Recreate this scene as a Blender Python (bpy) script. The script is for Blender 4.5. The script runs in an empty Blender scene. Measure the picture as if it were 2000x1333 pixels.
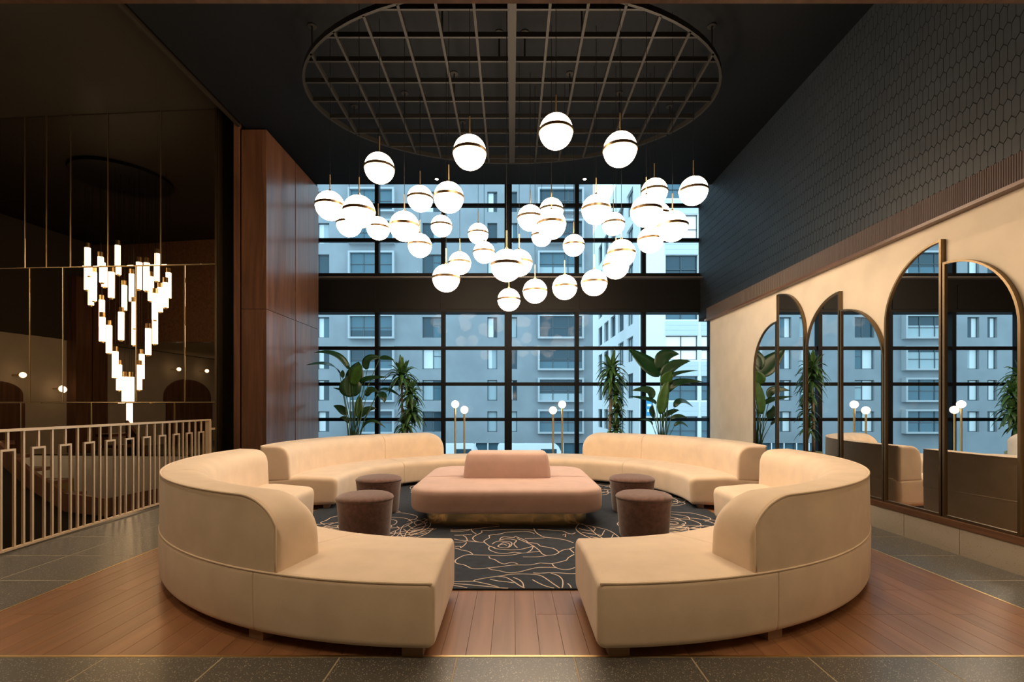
import bpy, math, random
from mathutils import Vector, Matrix
random.seed(7)
scene = bpy.context.scene
COL = scene.collection
PI = math.pi

# ------------------------------------------------------------------ camera
F, CX, HY, H = 950.0, 1000.0, 793.0, 1.30      # focal length in px (2000 wide), vanishing point, eye height
cam_d = bpy.data.cameras.new('camera')
cam_d.sensor_width = 36.0
cam_d.lens = 36.0 * F / 2000.0
cam_d.shift_y = (HY - 666.5) / 2000.0
cam_d.clip_start = 0.05
cam_d.clip_end = 400
cam = bpy.data.objects.new('camera', cam_d)
cam.location = (0, 0, H)
cam.rotation_euler = (PI / 2, 0, 0)
COL.objects.link(cam)
scene.camera = cam

# ------------------------------------------------------------------ daylight (overcast, cool against the warm lamps)
world = bpy.data.worlds.new('World')
scene.world = world
world.use_nodes = True
bg = world.node_tree.nodes['Background']
bg.inputs[0].default_value = (0.53, 0.82, 1.0, 1)
bg.inputs[1].default_value = 2.0

# ------------------------------------------------------------------ exposure
vs = scene.view_settings
vs.view_transform = 'Standard'
vs.look = 'None'
vs.exposure = 0.3
vs.gamma = 1.0
vs.use_curve_mapping = False
scene.cycles.max_bounces = 8
scene.cycles.diffuse_bounces = 4
scene.cycles.glossy_bounces = 5
scene.cycles.transparent_max_bounces = 12
scene.cycles.sample_clamp_indirect = 6.0
scene.cycles.caustics_reflective = False
scene.cycles.caustics_refractive = False

GLOBE_L = 16.5
GLOBE_C = (1.0, 0.735, 0.485)
TUBE_L = 9.0


def at(x, y, Y):
    """photo pixel at depth Y -> point"""
    return Vector(((x - CX) * Y / F, Y, H + (HY - y) * Y / F))


def on_z(x, y, z=0.0):
    """photo pixel on the horizontal plane z -> point"""
    Y = F * (H - z) / (y - HY)
    return Vector(((x - CX) * Y / F, Y, z))


# ------------------------------------------------------------------ materials
MATS = {}


def nt(name):
    m = bpy.data.materials.new(name)
    m.use_nodes = True
    b = m.node_tree.nodes['Principled BSDF']
    return m, m.node_tree, b


def plain(name, col, rough=0.6, metal=0.0, sheen=0.0, spec=0.5, noise=0.0, nscale=20.0, bump=0.0, bscale=60.0):
    m, t, b = nt(name)
    b.inputs['Base Color'].default_value = (*col, 1)
    b.inputs['Roughness'].default_value = rough
    b.inputs['Metallic'].default_value = metal
    b.inputs['Specular IOR Level'].default_value = spec
    if sheen:
        b.inputs['Sheen Weight'].default_value = sheen
        b.inputs['Sheen Roughness'].default_value = 0.5
    if noise or bump:
        g = t.nodes.new('ShaderNodeNewGeometry')
    if noise:
        n = t.nodes.new('ShaderNodeTexNoise')
        n.inputs['Scale'].default_value = nscale
        n.inputs['Detail'].default_value = 4
        t.links.new(g.outputs['Position'], n.inputs['Vector'])
        r = t.nodes.new('ShaderNodeMapRange')
        r.inputs[1].default_value = 0.3
        r.inputs[2].default_value = 0.7
        r.inputs[3].default_value = 1 - noise
        r.inputs[4].default_value = 1 + noise
        t.links.new(n.outputs[0], r.inputs[0])
        mx = t.nodes.new('ShaderNodeVectorMath')
        mx.operation = 'SCALE'
        mx.inputs[0].default_value = col
        t.links.new(r.outputs[0], mx.inputs['Scale'])
        t.links.new(mx.outputs[0], b.inputs['Base Color'])
    if bump:
        n2 = t.nodes.new('ShaderNodeTexNoise')
        n2.inputs['Scale'].default_value = bscale
        n2.inputs['Detail'].default_value = 3
        t.links.new(g.outputs['Position'], n2.inputs['Vector'])
        bp = t.nodes.new('ShaderNodeBump')
        bp.inputs['Strength'].default_value = bump
        bp.inputs['Distance'].default_value = 0.01
        t.links.new(n2.outputs[0], bp.inputs['Height'])
        t.links.new(bp.outputs[0], b.inputs['Normal'])
    MATS[name] = m
    return m


def emit(name, col, strength):
    m, t, b = nt(name)
    b.inputs['Base Color'].default_value = (0.8, 0.8, 0.8, 1)
    b.inputs['Emission Color'].default_value = (*col, 1)
    b.inputs['Emission Strength'].default_value = strength
    MATS[name] = m
    return m


def wood(name, c1, c2, axis, rough=0.35, scale=1.0, vary=0.25, coat=0.0):
    """stretched-noise grain along axis (0,1,2), each piece shifted and toned by its object's random number"""
    m, t, b = nt(name)
    g = t.nodes.new('ShaderNodeNewGeometry')
    oi = t.nodes.new('ShaderNodeObjectInfo')
    mp = t.nodes.new('ShaderNodeMapping')
    sc = [14 * scale] * 3
    sc[axis] = 0.9 * scale
    mp.inputs['Scale'].default_value = sc
    off = t.nodes.new('ShaderNodeVectorMath')
    off.operation = 'SCALE'
    off.inputs[0].default_value = (17, 31, 23)
    t.links.new(oi.outputs['Random'], off.inputs['Scale'])
    t.links.new(off.outputs[0], mp.inputs['Location'])
    t.links.new(g.outputs['Position'], mp.inputs['Vector'])
    n = t.nodes.new('ShaderNodeTexNoise')
    n.inputs['Scale'].default_value = 1.0
    n.inputs['Detail'].default_value = 6
    n.inputs['Distortion'].default_value = 0.8
    t.links.new(mp.outputs[0], n.inputs['Vector'])
    r = t.nodes.new('ShaderNodeValToRGB')
    r.color_ramp.elements[0].position = 0.32
    r.color_ramp.elements[1].position = 0.68
    r.color_ramp.elements[0].color = (*c1, 1)
    r.color_ramp.elements[1].color = (*c2, 1)
    t.links.new(n.outputs[0], r.inputs[0])
    mr = t.nodes.new('ShaderNodeMapRange')
    mr.inputs[3].default_value = 1 - vary
    mr.inputs[4].default_value = 1 + vary
    t.links.new(oi.outputs['Random'], mr.inputs[0])
    sm = t.nodes.new('ShaderNodeVectorMath')
    sm.operation = 'SCALE'
    t.links.new(r.outputs[0], sm.inputs[0])
    t.links.new(mr.outputs[0], sm.inputs['Scale'])
    t.links.new(sm.outputs[0], b.inputs['Base Color'])
    b.inputs['Roughness'].default_value = rough
    b.inputs['Coat Weight'].default_value = coat
    b.inputs['Coat Roughness'].default_value = 0.15
    MATS[name] = m
    return m


def terrazzo(name, base, chip, rough=0.3, scale=100.0, thresh=0.22):
    m, t, b = nt(name)
    g = t.nodes.new('ShaderNodeNewGeometry')
    v = t.nodes.new('ShaderNodeTexVoronoi')
    v.inputs['Scale'].default_value = scale
    t.links.new(g.outputs['Position'], v.inputs['Vector'])
    n = t.nodes.new('ShaderNodeTexNoise')
    n.inputs['Scale'].default_value = scale * 0.35
    t.links.new(g.outputs['Position'], n.inputs['Vector'])
    mlt = t.nodes.new('ShaderNodeMath')
    mlt.operation = 'MULTIPLY'
    mlt.inputs[1].default_value = thresh * 2
    t.links.new(n.outputs[0], mlt.inputs[0])
    lt = t.nodes.new('ShaderNodeMath')
    lt.operation = 'LESS_THAN'
    t.links.new(v.outputs['Distance'], lt.inputs[0])
    t.links.new(mlt.outputs[0], lt.inputs[1])
    hs = t.nodes.new('ShaderNodeMix')
    hs.data_type = 'RGBA'
    hs.inputs['A'].default_value = (*base, 1)
    hs.inputs['B'].default_value = (*chip, 1)
    t.links.new(lt.outputs[0], hs.inputs['Factor'])
    t.links.new(hs.outputs['Result'], b.inputs['Base Color'])
    b.inputs['Roughness'].default_value = rough
    MATS[name] = m
    return m


def clear_glass(name, tint=(0.9, 0.95, 0.97), refl=0.006):
    m = bpy.data.materials.new(name)
    m.use_nodes = True
    t = m.node_tree
    t.nodes.clear()
    o = t.nodes.new('ShaderNodeOutputMaterial')
    tr = t.nodes.new('ShaderNodeBsdfTransparent')
    tr.inputs[0].default_value = (*tint, 1)
    gl = t.nodes.new('ShaderNodeBsdfGlossy')
    gl.inputs['Roughness'].default_value = 0.0
    mx = t.nodes.new('ShaderNodeMixShader')
    mx.inputs[0].default_value = refl
    t.links.new(tr.outputs[0], mx.inputs[1])
    t.links.new(gl.outputs[0], mx.inputs[2])
    t.links.new(mx.outputs[0], o.inputs[0])
    MATS[name] = m
    return m


plain('cream_velvet', (0.78, 0.63, 0.48), 0.85, sheen=0.25, spec=0.2, noise=0.06, nscale=5, bump=0.12, bscale=350)
plain('pink_velvet', (0.60, 0.425, 0.375), 0.85, sheen=0.3, spec=0.2, noise=0.07, nscale=6, bump=0.12, bscale=350)
plain('brown_velvet', (0.15, 0.082, 0.068), 0.85, sheen=0.45, spec=0.2, noise=0.25, nscale=25, bump=0.15, bscale=300)
plain('brass', (0.72, 0.52, 0.25), 0.36, metal=1.0)
plain('brass_plinth', (0.72, 0.52, 0.25), 0.2, metal=1.0)
plain('brass_dull', (0.46, 0.33, 0.17), 0.38, metal=1.0)
plain('bronze', (0.20, 0.145, 0.085), 0.38, metal=1.0)
plain('rail_paint', (0.72, 0.54, 0.36), 0.45, metal=0.35)
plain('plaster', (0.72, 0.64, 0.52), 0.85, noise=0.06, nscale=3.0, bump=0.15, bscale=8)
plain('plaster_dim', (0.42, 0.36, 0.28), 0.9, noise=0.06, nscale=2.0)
plain('ceiling_paint', (0.0032, 0.0045, 0.0065), 0.7, spec=0.12)
plain('left_ceiling_paint', (0.014, 0.0105, 0.0065), 0.6, spec=0.2)
plain('black_metal', (0.0025, 0.0035, 0.005), 0.5, spec=0.15)
plain('grid_metal', (0.010, 0.0097, 0.009), 0.5, spec=0.2)
plain('dark_panel', (0.0038, 0.0036, 0.0034), 0.5, spec=0.2)
plain('steel_line', (0.35, 0.36, 0.38), 0.35, metal=0.8)
plain('navy_tile', (0.0105, 0.0155, 0.0215), 0.55, spec=0.35, noise=0.15, nscale=9)
plain('navy_grout', (0.004, 0.005, 0.006), 0.9)
plain('rug_pile', (0.021, 0.029, 0.043), 0.95, noise=0.25, nscale=14, bump=0.3, bscale=260)
plain('rug_line', (0.74, 0.60, 0.50), 0.9)
plain('dark_floor', (0.05, 0.045, 0.04), 0.6)
plain('dark_wall', (0.03, 0.022, 0.015), 0.7)
plain('grout', (0.20, 0.17, 0.12), 0.8)
plain('pale_grout', (0.44, 0.37, 0.26), 0.8)
plain('foot_wood', (0.30, 0.19, 0.11), 0.5)
plain('soil', (0.03, 0.02, 0.015), 0.95)
plain('leaf_dark', (0.010, 0.048, 0.016), 0.35, noise=0.25, nscale=12)
plain('leaf_bright', (0.04, 0.12, 0.02), 0.4, noise=0.25, nscale=12)
plain('leaf_drac', (0.03, 0.09, 0.025), 0.4, noise=0.3, nscale=18)
plain('petiole', (0.05, 0.11, 0.04), 0.5)
plain('cane', (0.20, 0.14, 0.09), 0.85, noise=0.3, nscale=40, bump=0.4, bscale=50)
plain('concrete', (0.31, 0.33, 0.345), 0.9, noise=0.10, nscale=0.5)
plain('concrete_light', (0.50, 0.52, 0.53), 0.85)
plain('white_cladding', (0.92, 0.91, 0.90), 0.7)
plain('white_panel', (0.66, 0.70, 0.73), 0.6)
plain('win_frame', (0.10, 0.12, 0.13), 0.5)
plain('pane_dark', (0.03, 0.065, 0.085), 0.08)
plain('pane_teal', (0.08, 0.16, 0.20), 0.10)
plain('curtain_pale', (0.42, 0.50, 0.52), 0.7)
plain('curtain_white', (0.82, 0.84, 0.83), 0.7)
plain('banner_blue', (0.05, 0.35, 0.62), 0.6)
plain('asphalt', (0.09, 0.09, 0.09), 0.9)
plain('van_white', (0.85, 0.86, 0.86), 0.35)
plain('soffit_white', (0.6, 0.58, 0.54), 0.7)
plain('mirror', (0.86, 0.87, 0.86), 0.0, metal=1.0)
plain('smoked_mirror', (0.48, 0.40, 0.31), 0.0, metal=1.0)
emit('globe_glass', GLOBE_C, GLOBE_L)
emit('tube_glass', (1.0, 0.76, 0.48), TUBE_L)
emit('small_globe', (1.0, 0.74, 0.46), 6.0)
emit('downlight_glow', (1.0, 0.78, 0.50), 30.0)
emit('led', (1.0, 0.66, 0.34), 7.0)
emit('office_light', (1.0, 0.86, 0.60), 0.30)
wood('walnut', (0.075, 0.033, 0.018), (0.15, 0.068, 0.036), 2, 0.30, 0.8, 0.12, 0.25)
wood('walnut_y', (0.09, 0.042, 0.022), (0.17, 0.085, 0.045), 1, 0.35, 1.0, 0.05)
wood('oak_floor', (0.22, 0.102, 0.049), (0.315, 0.155, 0.078), 1, 0.33, 0.8, 0.12)
terrazzo('stone_dark', (0.105, 0.101, 0.092), (0.50, 0.46, 0.38), 0.32)
terrazzo('stone_pale', (0.46, 0.40, 0.31), (0.20, 0.16, 0.12), 0.6, 60, 0.14)
clear_glass('window_glass')
# ribbed wood trim
m, t, b = nt('ribbed_wood')
g = t.nodes.new('ShaderNodeNewGeometry')
wv = t.nodes.new('ShaderNodeTexWave')
wv.bands_direction = 'Y'
wv.inputs['Scale'].default_value = 16.0
t.links.new(g.outputs['Position'], wv.inputs['Vector'])
bp = t.nodes.new('ShaderNodeBump')
bp.inputs['Strength'].default_value = 0.8
bp.inputs['Distance'].default_value = 0.01
t.links.new(wv.outputs[1], bp.inputs['Height'])
t.links.new(bp.outputs[0], b.inputs['Normal'])
b.inputs['Base Color'].default_value = (0.065, 0.036, 0.019, 1)
b.inputs['Roughness'].default_value = 0.35
MATS['ribbed_wood'] = m


# ------------------------------------------------------------------ mesh helpers
class MB:
    def __init__(s):
        s.v, s.f = [], []

    def quad(s, a, b, c, d):
        n = len(s.v)
        s.v += [Vector(a), Vector(b), Vector(c), Vector(d)]
        s.f.append((n, n + 1, n + 2, n + 3))
        return s

    def box(s, x0, x1, y0, y1, z0, z1):
        n = len(s.v)
        for z in (z0, z1):
            for (x, y) in ((x0, y0), (x1, y0), (x1, y1), (x0, y1)):
                s.v.append(Vector((x, y, z)))
        for q in ((3, 2, 1, 0), (4, 5, 6, 7), (0, 1, 5, 4), (1, 2, 6, 5), (2, 3, 7, 6), (3, 0, 4, 7)):
            s.f.append(tuple(n + i for i in q))
        return s

    def bar(s, a, b, w, h, up=(0, 0, 1)):
        """rectangular bar a->b, width w sideways, h along up"""
        a, b = Vector(a), Vector(b)
        d = (b - a).normalized()
        u = Vector(up)
        side = d.cross(u)
        if side.length < 1e-4:
            side = d.cross(Vector((1, 0, 0)))
        side.normalize()
        u = side.cross(d).normalized()
        n = len(s.v)
        for p in (a, b):
            for (i, j) in ((-1, -1), (1, -1), (1, 1), (-1, 1)):
                s.v.append(p + side * (i * w / 2) + u * (j * h / 2))
        for q in ((0, 1, 2, 3), (7, 6, 5, 4), (4, 5, 1, 0), (5, 6, 2, 1), (6, 7, 3, 2), (7, 4, 0, 3)):
            s.f.append(tuple(n + i for i in q))
        return s

    def tube(s, pts, r, n=8, cap=True):
        pts = [Vector(p) for p in pts]
        rs = r if isinstance(r, (list, tuple)) else [r] * len(pts)
        base = len(s.v)
        ref = None
        for i, p in enumerate(pts):
            d = (pts[min(i + 1, len(pts) - 1)] - pts[max(i - 1, 0)])
            d.normalize()
            if ref is None:
                ref = d.cross(Vector((0, 0, 1)))
                if ref.length < 1e-3:
                    ref = Vector((1, 0, 0))
            ref = (ref - d * ref.dot(d)).normalized()
            w = d.cross(ref)
            for k in range(n):
                a = 2 * PI * k / n
                s.v.append(p + (ref * math.cos(a) + w * math.sin(a)) * rs[i])
        for i in range(len(pts) - 1):
            for k in range(n):
                k2 = (k + 1) % n
                s.f.append((base + i * n + k, base + i * n + k2, base + (i + 1) * n + k2, base + (i + 1) * n + k))
        if cap:
            s.f.append(tuple(base + k for k in reversed(range(n))))
            s.f.append(tuple(base + (len(pts) - 1) * n + k for k in range(n)))
        return s

    def lathe(s, prof, n=32, c=(0, 0, 0)):
        """prof: list of (r,z); poles where r==0"""
        c = Vector(c)
        rings = []
        for (r, z) in prof:
            if r < 1e-6:
                s.v.append(c + Vector((0, 0, z)))
                rings.append([len(s.v) - 1])
            else:
                st = len(s.v)
                for k in range(n):
                    a = 2 * PI * k / n
                    s.v.append(c + Vector((r * math.cos(a), r * math.sin(a), z)))
                rings.append(list(range(st, st + n)))
        for A, B in zip(rings[:-1], rings[1:]):
            for k in range(n):
                k2 = (k + 1) % n
                if len(A) == 1 and len(B) == 1:
                    continue
                if len(A) == 1:
                    s.f.append((A[0], B[k2], B[k]))
                elif len(B) == 1:
                    s.f.append((A[k], A[k2], B[0]))
                else:
                    s.f.append((A[k], A[k2], B[k2], B[k]))
        return s

    def prism(s, poly, to3a, to3b):
        """2-D polygon extruded between two mappings"""
        n = len(s.v)
        k = len(poly)
        s.v += [Vector(to3a(*p)) for p in poly] + [Vector(to3b(*p)) for p in poly]
        s.f.append(tuple(n + i for i in range(k)))
        s.f.append(tuple(n + k + i for i in reversed(range(k))))
        for i in range(k):
            j = (i + 1) % k
            s.f.append((n + i, n + k + i, n + k + j, n + j))
        return s

    def build(s, name, mat, parent=None, smooth=False, origin=None):
        me = bpy.data.meshes.new(name)
        o0 = Vector(origin) if origin is not None else Vector((0, 0, 0))
        me.from_pydata([tuple(v - o0) for v in s.v], [], s.f)
        me.materials.append(MATS[mat] if isinstance(mat, str) else mat)
        me.update()
        import bmesh
        bm = bmesh.new()
        bm.from_mesh(me)
        bmesh.ops.recalc_face_normals(bm, faces=bm.faces)
        bm.to_mesh(me)
        bm.free()
        if smooth:
            if smooth is True:
                me.polygons.foreach_set('use_smooth', [True] * len(me.polygons))
            else:
                me.polygons.foreach_set('use_smooth', [True] * len(me.polygons))
                me.set_sharp_from_angle(angle=math.radians(smooth))
        return link(name, me, parent, o0)


def link(name, me, parent=None, loc=(0, 0, 0)):
    o = bpy.data.objects.new(name, me)
    COL.objects.link(o)
    o.location = loc
    if parent is not None:
        put(o, parent)
    return o


def wmat(o):
    m = Matrix.LocRotScale(o.location, o.rotation_euler, o.scale)
    if o.parent is not None:
        m = wmat(o.parent) @ o.matrix_parent_inverse @ m
    return m


def put(o, parent):
    """parent while keeping the world place"""
    o.parent = parent
    o.matrix_parent_inverse = wmat(parent).inverted()


def thing(name, label, cat, loc=(0, 0, 0), group=None):
    o = bpy.data.objects.new(name, None)
    COL.objects.link(o)
    o.empty_display_size = 0.1
    o.location = loc
    return tag(o, label, cat, group)


def tag(o, label, cat, group=None):
    o['label'] = label
    o['category'] = cat
    if group:
        o['group'] = group
    return o


def struct(o, label=None, cat=None):
    o['kind'] = 'structure'
    if label:
        o['label'] = label
        o['category'] = cat or o.name.split('_')[0]
    return o


def dup(o, parent, loc=None):
    """copy of one part, keeping its local transform under a new parent (no inverse)"""
    c = o.copy()
    COL.objects.link(c)
    c.parent = parent
    c.matrix_parent_inverse = Matrix()
    if loc is not None:
        c.location = loc
    return c


def roundpoly(pts, rad, seg=5):
    out = []
    n = len(pts)
    for i, p in enumerate(pts):
        p = Vector(p)
        r = rad[i]
        if r <= 0:
            out.append(p)
            continue
        a = (Vector(pts[i - 1]) - p)
        b_ = (Vector(pts[(i + 1) % n]) - p)
        la, lb = a.length, b_.length
        a.normalize()
        b_.normalize()
        half = math.acos(max(-1, min(1, a.dot(b_)))) / 2
        d = min(r / math.tan(half), la * 0.499, lb * 0.499)
        p0, p1 = p + a * d, p + b_ * d
        for k in range(seg + 1):
            t_ = k / seg
            out.append(p0 * (1 - t_) ** 2 + p * 2 * t_ * (1 - t_) + p1 * t_ ** 2)
    return out


def inset(prof, d):
    """shrink a closed profile by about d on every side without folding its corners"""
    xs = [p.x for p in prof]
    ys = [p.y for p in prof]
    cx_, cy_ = (min(xs) + max(xs)) / 2, (min(ys) + max(ys)) / 2
    hx, hy = (max(xs) - min(xs)) / 2, (max(ys) - min(ys)) / 2
    return [Vector((cx_ + (p.x - cx_) * (1 - d / hx), cy_ + (p.y - cy_) * (1 - d / hy))) for p in prof]


# =================================================================== STRUCTURE
XW = 3.95        # right wall plane
XP = 3.89        # plinth face
YWIN = 10.3      # window plane
YEND = 9.70      # where the side walls stop short of the window
ZC = 5.68        # main ceiling
YHEAD = 2.20     # header above the camera side
ZLOW = 3.12      # low ceiling on the camera side
XR = -4.6        # slab edge under the railing
XMIN, YMIN = -13.0, -5.0

# ---- floor slab with planks and stone tiles as its pieces
fl = MB()
fl.box(XMIN, XW + 0.3, YMIN, 2.3, -0.30, -0.012)
fl.box(XR, XW + 0.3, 2.3, YWIN + 0.3, -0.30, -0.012)
floor = struct(fl.build('floor', 'grout'))
WX0, WX1, WY0, WY1 = -3.225, 3.26, 2.53, 9.55
pw = 0.1297
plank_mesh = {}
npl = 0
k = 0
x = WX0
while x < WX1 - 0.01:
    x1 = min(x + pw, WX1)
    y = WY0
    first = True
    while y < WY1 - 0.01:
        L = random.choice((0.5, 0.9, 1.3)) if first else random.choice((1.3, 1.7, 2.0))
        first = False
        y1 = min(y + L, WY1)
        if WY1 - y1 < 0.35:
            y1 = WY1
        key = (round(x1 - x, 3), round(y1 - y, 3))
        if key not in plank_mesh:
            w, l = key
            bb = MB()
            e = 0.0007
            bb.v = [Vector(p) for p in ((e, e, -0.012), (w - e, e, -0.012), (w - e, l - e, -0.012), (e, l - e, -0.012),
                                        (e, e, -0.0012), (w - e, e, -0.0012), (w - e, l - e, -0.0012), (e, l - e, -0.0012),
                                        (2 * e, 2 * e, 0), (w - 2 * e, 2 * e, 0), (w - 2 * e, l - 2 * e, 0), (2 * e, l - 2 * e, 0))]
            bb.f = [(0, 1, 5, 4), (1, 2, 6, 5), (2, 3, 7, 6), (3, 0, 4, 7), (4, 5, 9, 8), (5, 6, 10, 9), (6, 7, 11, 10), (7, 4, 8, 11), (8, 9, 10, 11)]
            o = bb.build('wood_plank', 'oak_floor')
            o.location = (x, y, 0)
            put(o, floor)
            plank_mesh[key] = o.data
        else:
            o = link('wood_plank', plank_mesh[key], floor, (x, y, 0))
        npl += 1
        y = y1
    x = x1

tile_mesh = {}


def stone_tile(x0, x1, y0, y1):
    key = (round(x1 - x0, 3), round(y1 - y0, 3))
    if key not in tile_mesh:
        w, l = key
        e = 0.0036
        bb = MB()
        bb.v = [Vector(p) for p in ((e, e, -0.012), (w - e, e, -0.012), (w - e, l - e, -0.012), (e, l - e, -0.012),
                                    (e, e, -0.001), (w - e, e, -0.001), (w - e, l - e, -0.001), (e, l - e, -0.001),
                                    (1.4 * e, 1.4 * e, 0), (w - 1.4 * e, 1.4 * e, 0), (w - 1.4 * e, l - 1.4 * e, 0), (1.4 * e, l - 1.4 * e, 0))]
        bb.f = [(0, 1, 5, 4), (1, 2, 6, 5), (2, 3, 7, 6), (3, 0, 4, 7), (4, 5, 9, 8), (5, 6, 10, 9), (6, 7, 11, 10), (7, 4, 8, 11), (8, 9, 10, 11)]
        o = bb.build('stone_tile', 'stone_dark')
        o.location = (x0, y0, 0)
        put(o, floor)
        tile_mesh[key] = o.data
    else:
        link('stone_tile', tile_mesh[key], floor, (x0, y0, 0))


TS = 0.605
# raised grout bed under the stone, so that the joints read as shallow pale lines
gbd = MB()
gbd.box(-5.2, XW, 0.6, 2.514, -0.0125, -0.0008)
gbd.box(XR, -3.241, 2.53, 9.6, -0.0125, -0.0008)
gbd.box(3.276, XW, 2.53, 9.6, -0.0125, -0.0008)
gbd.build('grout_bed', 'pale_grout', floor)
gx = [0.32 + TS * i for i in range(-9, 7)]
YF = 2.515
for a, c in zip(gx[:-1], gx[1:]):
    c = min(c, XW)
    if c - a > 0.02:
        for j in range(3):
            stone_tile(a, c, YF - TS * (j + 1), YF - TS * j)
rows = [2.53, 3.02] + [3.62 + 0.6 * i for i in range(11)]
for y0, y1 in zip(rows[:-1], rows[1:]):
    stone_tile(3.275, XW, y0, y1)
    for (a, c) in ((XR, -4.445), (-4.445, -3.84), (-3.84, -3.24)):
        stone_tile(a, c, y0, y1)
# brass edging strips
ed = MB().box(-3.24, 3.275, 2.515, 2.53, -0.012, 0.0015)
struct(ed.build('trim_1', 'brass'))
struct(MB().box(-3.24, WX0, 2.53, WY1, -0.012, 0.0015).build('trim_2', 'brass'))
struct(MB().box(WX1, 3.275, 2.53, WY1, -0.012, 0.0015).build('trim_3', 'brass'))

# ---- right wall: stone plinth, wood ledge, plaster, ribbed trim, tile field
wr = struct(MB().box(XW, XW + 0.25, YMIN, YEND, 0.0, 3.08).build('wall_right', 'plaster'))
pl = struct(MB().box(XP + 0.012, XW + 0.01, YMIN, YEND, 0.0, 0.235).build('baseboard_right', 'grout'))
y = 4.228 - 0.6 * 4
ps = None
while y < YEND - 0.05:
    y1 = min(y + 0.6, YEND)
    bb = MB().box(XP, XP + 0.03, y + 0.0025, y1 - 0.0025, 0.0, 0.233)
    bb.build('plinth_stone', 'stone_pale', pl)
    y = y1
struct(MB().box(XP - 0.012, XW, YMIN, YEND, 0.236, 0.290).build('trim_4', 'walnut_y'))
# ribbed band with a lip that hides the light strip
tb = MB()
tb.box(XW - 0.075, XW, 2.3, YEND, 3.02, 3.215)
tb.box(XW - 0.075, XW - 0.06, 2.3, YEND, 3.215, 3.24)
struct(tb.build('trim_5', 'ribbed_wood'))
struct(MB().box(XW - 0.085, XW, 2.3, YEND, 2.99, 3.02).build('trim_6', 'walnut_y'))
tag(MB().box(XW - 0.045, XW - 0.03, 2.35, YEND - 0.05, 3.216, 3.228).build('light_strip', 'led'),
    'warm glowing light strip hidden on the ribbed trim below the dark tiles', 'light strip')
wu = struct(MB().box(XW, XW + 0.25, YHEAD, YWIN, 3.08, ZC).build('wall_right_upper', 'navy_grout'))
# end of plaster wall: pale corner bead
struct(MB().box(XW + 0.02, XW + 0.25, YEND, YEND + 0.35, 3.05, 3.08).build('trim_7', 'soffit_white'))

# picket tiles
tw, th, pt = 0.064, 0.185, 0.032     # width, overall height, point height
gap = 0.003


def picket(yc, zc, bbm):
    w, h = tw / 2 - 0.0013, th / 2 - 0.0022
    n = len(bbm.v)
    P = [(-w, -h + pt), (0, -h), (w, -h + pt), (w, h - pt), (0, h), (-w, h - pt)]
    for (a, c) in P:
        bbm.v.append(Vector((XW, yc + a, zc + c)))
    for (a, c) in P:
        bbm.v.append(Vector((XW - 0.005, yc + a * 0.985, zc + c * 0.975)))
    bbm.f.append(tuple(n + 6 + i for i in range(6)))
    for i in range(6):
        j = (i + 1) % 6
        bbm.f.append((n + i, n + j, n + 6 + j, n + 6 + i))


spots = []
row = 0
zc = 3.10 + th / 2
while zc - th / 2 < ZC:
    yc = YHEAD + 0.04 + (tw / 2 if row % 2 else 0.0)
    while yc < YWIN - 0.04:
        spots.append((yc, zc))
        yc += tw
    zc += th - pt
    row += 1


def seen(yc, zc):
    px = CX + F * XW / yc
    py = HY - F * (zc - H) / yc
    return px < 2015 and py > -15


vis = sorted([s for s in spots if seen(*s)], key=lambda s: s[0] ** 2 + (s[1] - H) ** 2 + XW ** 2)
near = set(vis[:300])
pm = MB()
picket(0, 0, pm)
for v in pm.v:
    v.x -= XW
first = pm.build('wall_tile', 'navy_tile')
me_tile = first.data
bpy.data.objects.remove(first)
for s in vis[:300]:
    link('wall_tile', me_tile, wu, (XW, s[0], s[1]))
rest = MB()
for s in spots:
    if s not in near:
        picket(s[0], s[1], rest)
ro = rest.build('wall_tile_field', 'navy_tile', wu)
ro['kind'] = 'stuff'

# ---- ceilings, header, unseen sides of the place
struct(MB().box(-4.2, XW + 0.25, YHEAD, 9.62, ZC, ZC + 0.2).build('ceiling', 'ceiling_paint'))
struct(MB().box(-4.26, -4.2, YHEAD, 9.62, ZC + 0.06, ZC + 0.4).build('trim_8', 'black_metal'))
struct(MB().box(-4.30, -4.26, YHEAD, 7.62, ZC - 0.01, ZC + 0.4).build('trim_9', 'left_ceiling_paint'))
struct(MB().box(XMIN, -4.3, YHEAD, 8.6, 5.98, 6.2).build('ceiling_left', 'left_ceiling_paint'))
struct(MB().box(-4.6, XW + 0.25, 9.62, YWIN + 0.2, 6.4, 6.6).build('ceiling_pocket', 'ceiling_paint'))
struct(MB().box(-4.6, XW + 0.25, 9.60, 9.62, ZC + 0.2, 6.4).build('trim_10', 'ceiling_paint'))
struct(MB().box(XW, XW + 0.25, 9.62, YWIN, ZC, 6.4).build('trim_11', 'ceiling_paint'))
struct(MB().box(XMIN, XW + 0.25, YHEAD - 0.25, YHEAD, ZLOW, 6.2).build('wall_header', 'walnut_y'))
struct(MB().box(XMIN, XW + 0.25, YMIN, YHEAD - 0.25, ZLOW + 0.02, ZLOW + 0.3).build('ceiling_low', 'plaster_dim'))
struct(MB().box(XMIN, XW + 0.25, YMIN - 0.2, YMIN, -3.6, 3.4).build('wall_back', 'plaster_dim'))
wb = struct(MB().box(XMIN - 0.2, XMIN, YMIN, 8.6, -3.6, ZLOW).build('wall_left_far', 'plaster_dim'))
struct(MB().box(XMIN - 0.2, XMIN + 0.02, YMIN, 8.6, ZLOW, 6.2).build('wall_left_far_upper', 'dark_wall'))
struct(MB().box(XMIN, XR, 2.0, 8.6, -3.7, -3.5).build('floor_lower', 'dark_floor'))
struct(MB().box(XR, XR + 0.1, 2.3, 8.2, -3.5, -0.31).build('wall_slab_side', 'plaster_dim'))
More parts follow.
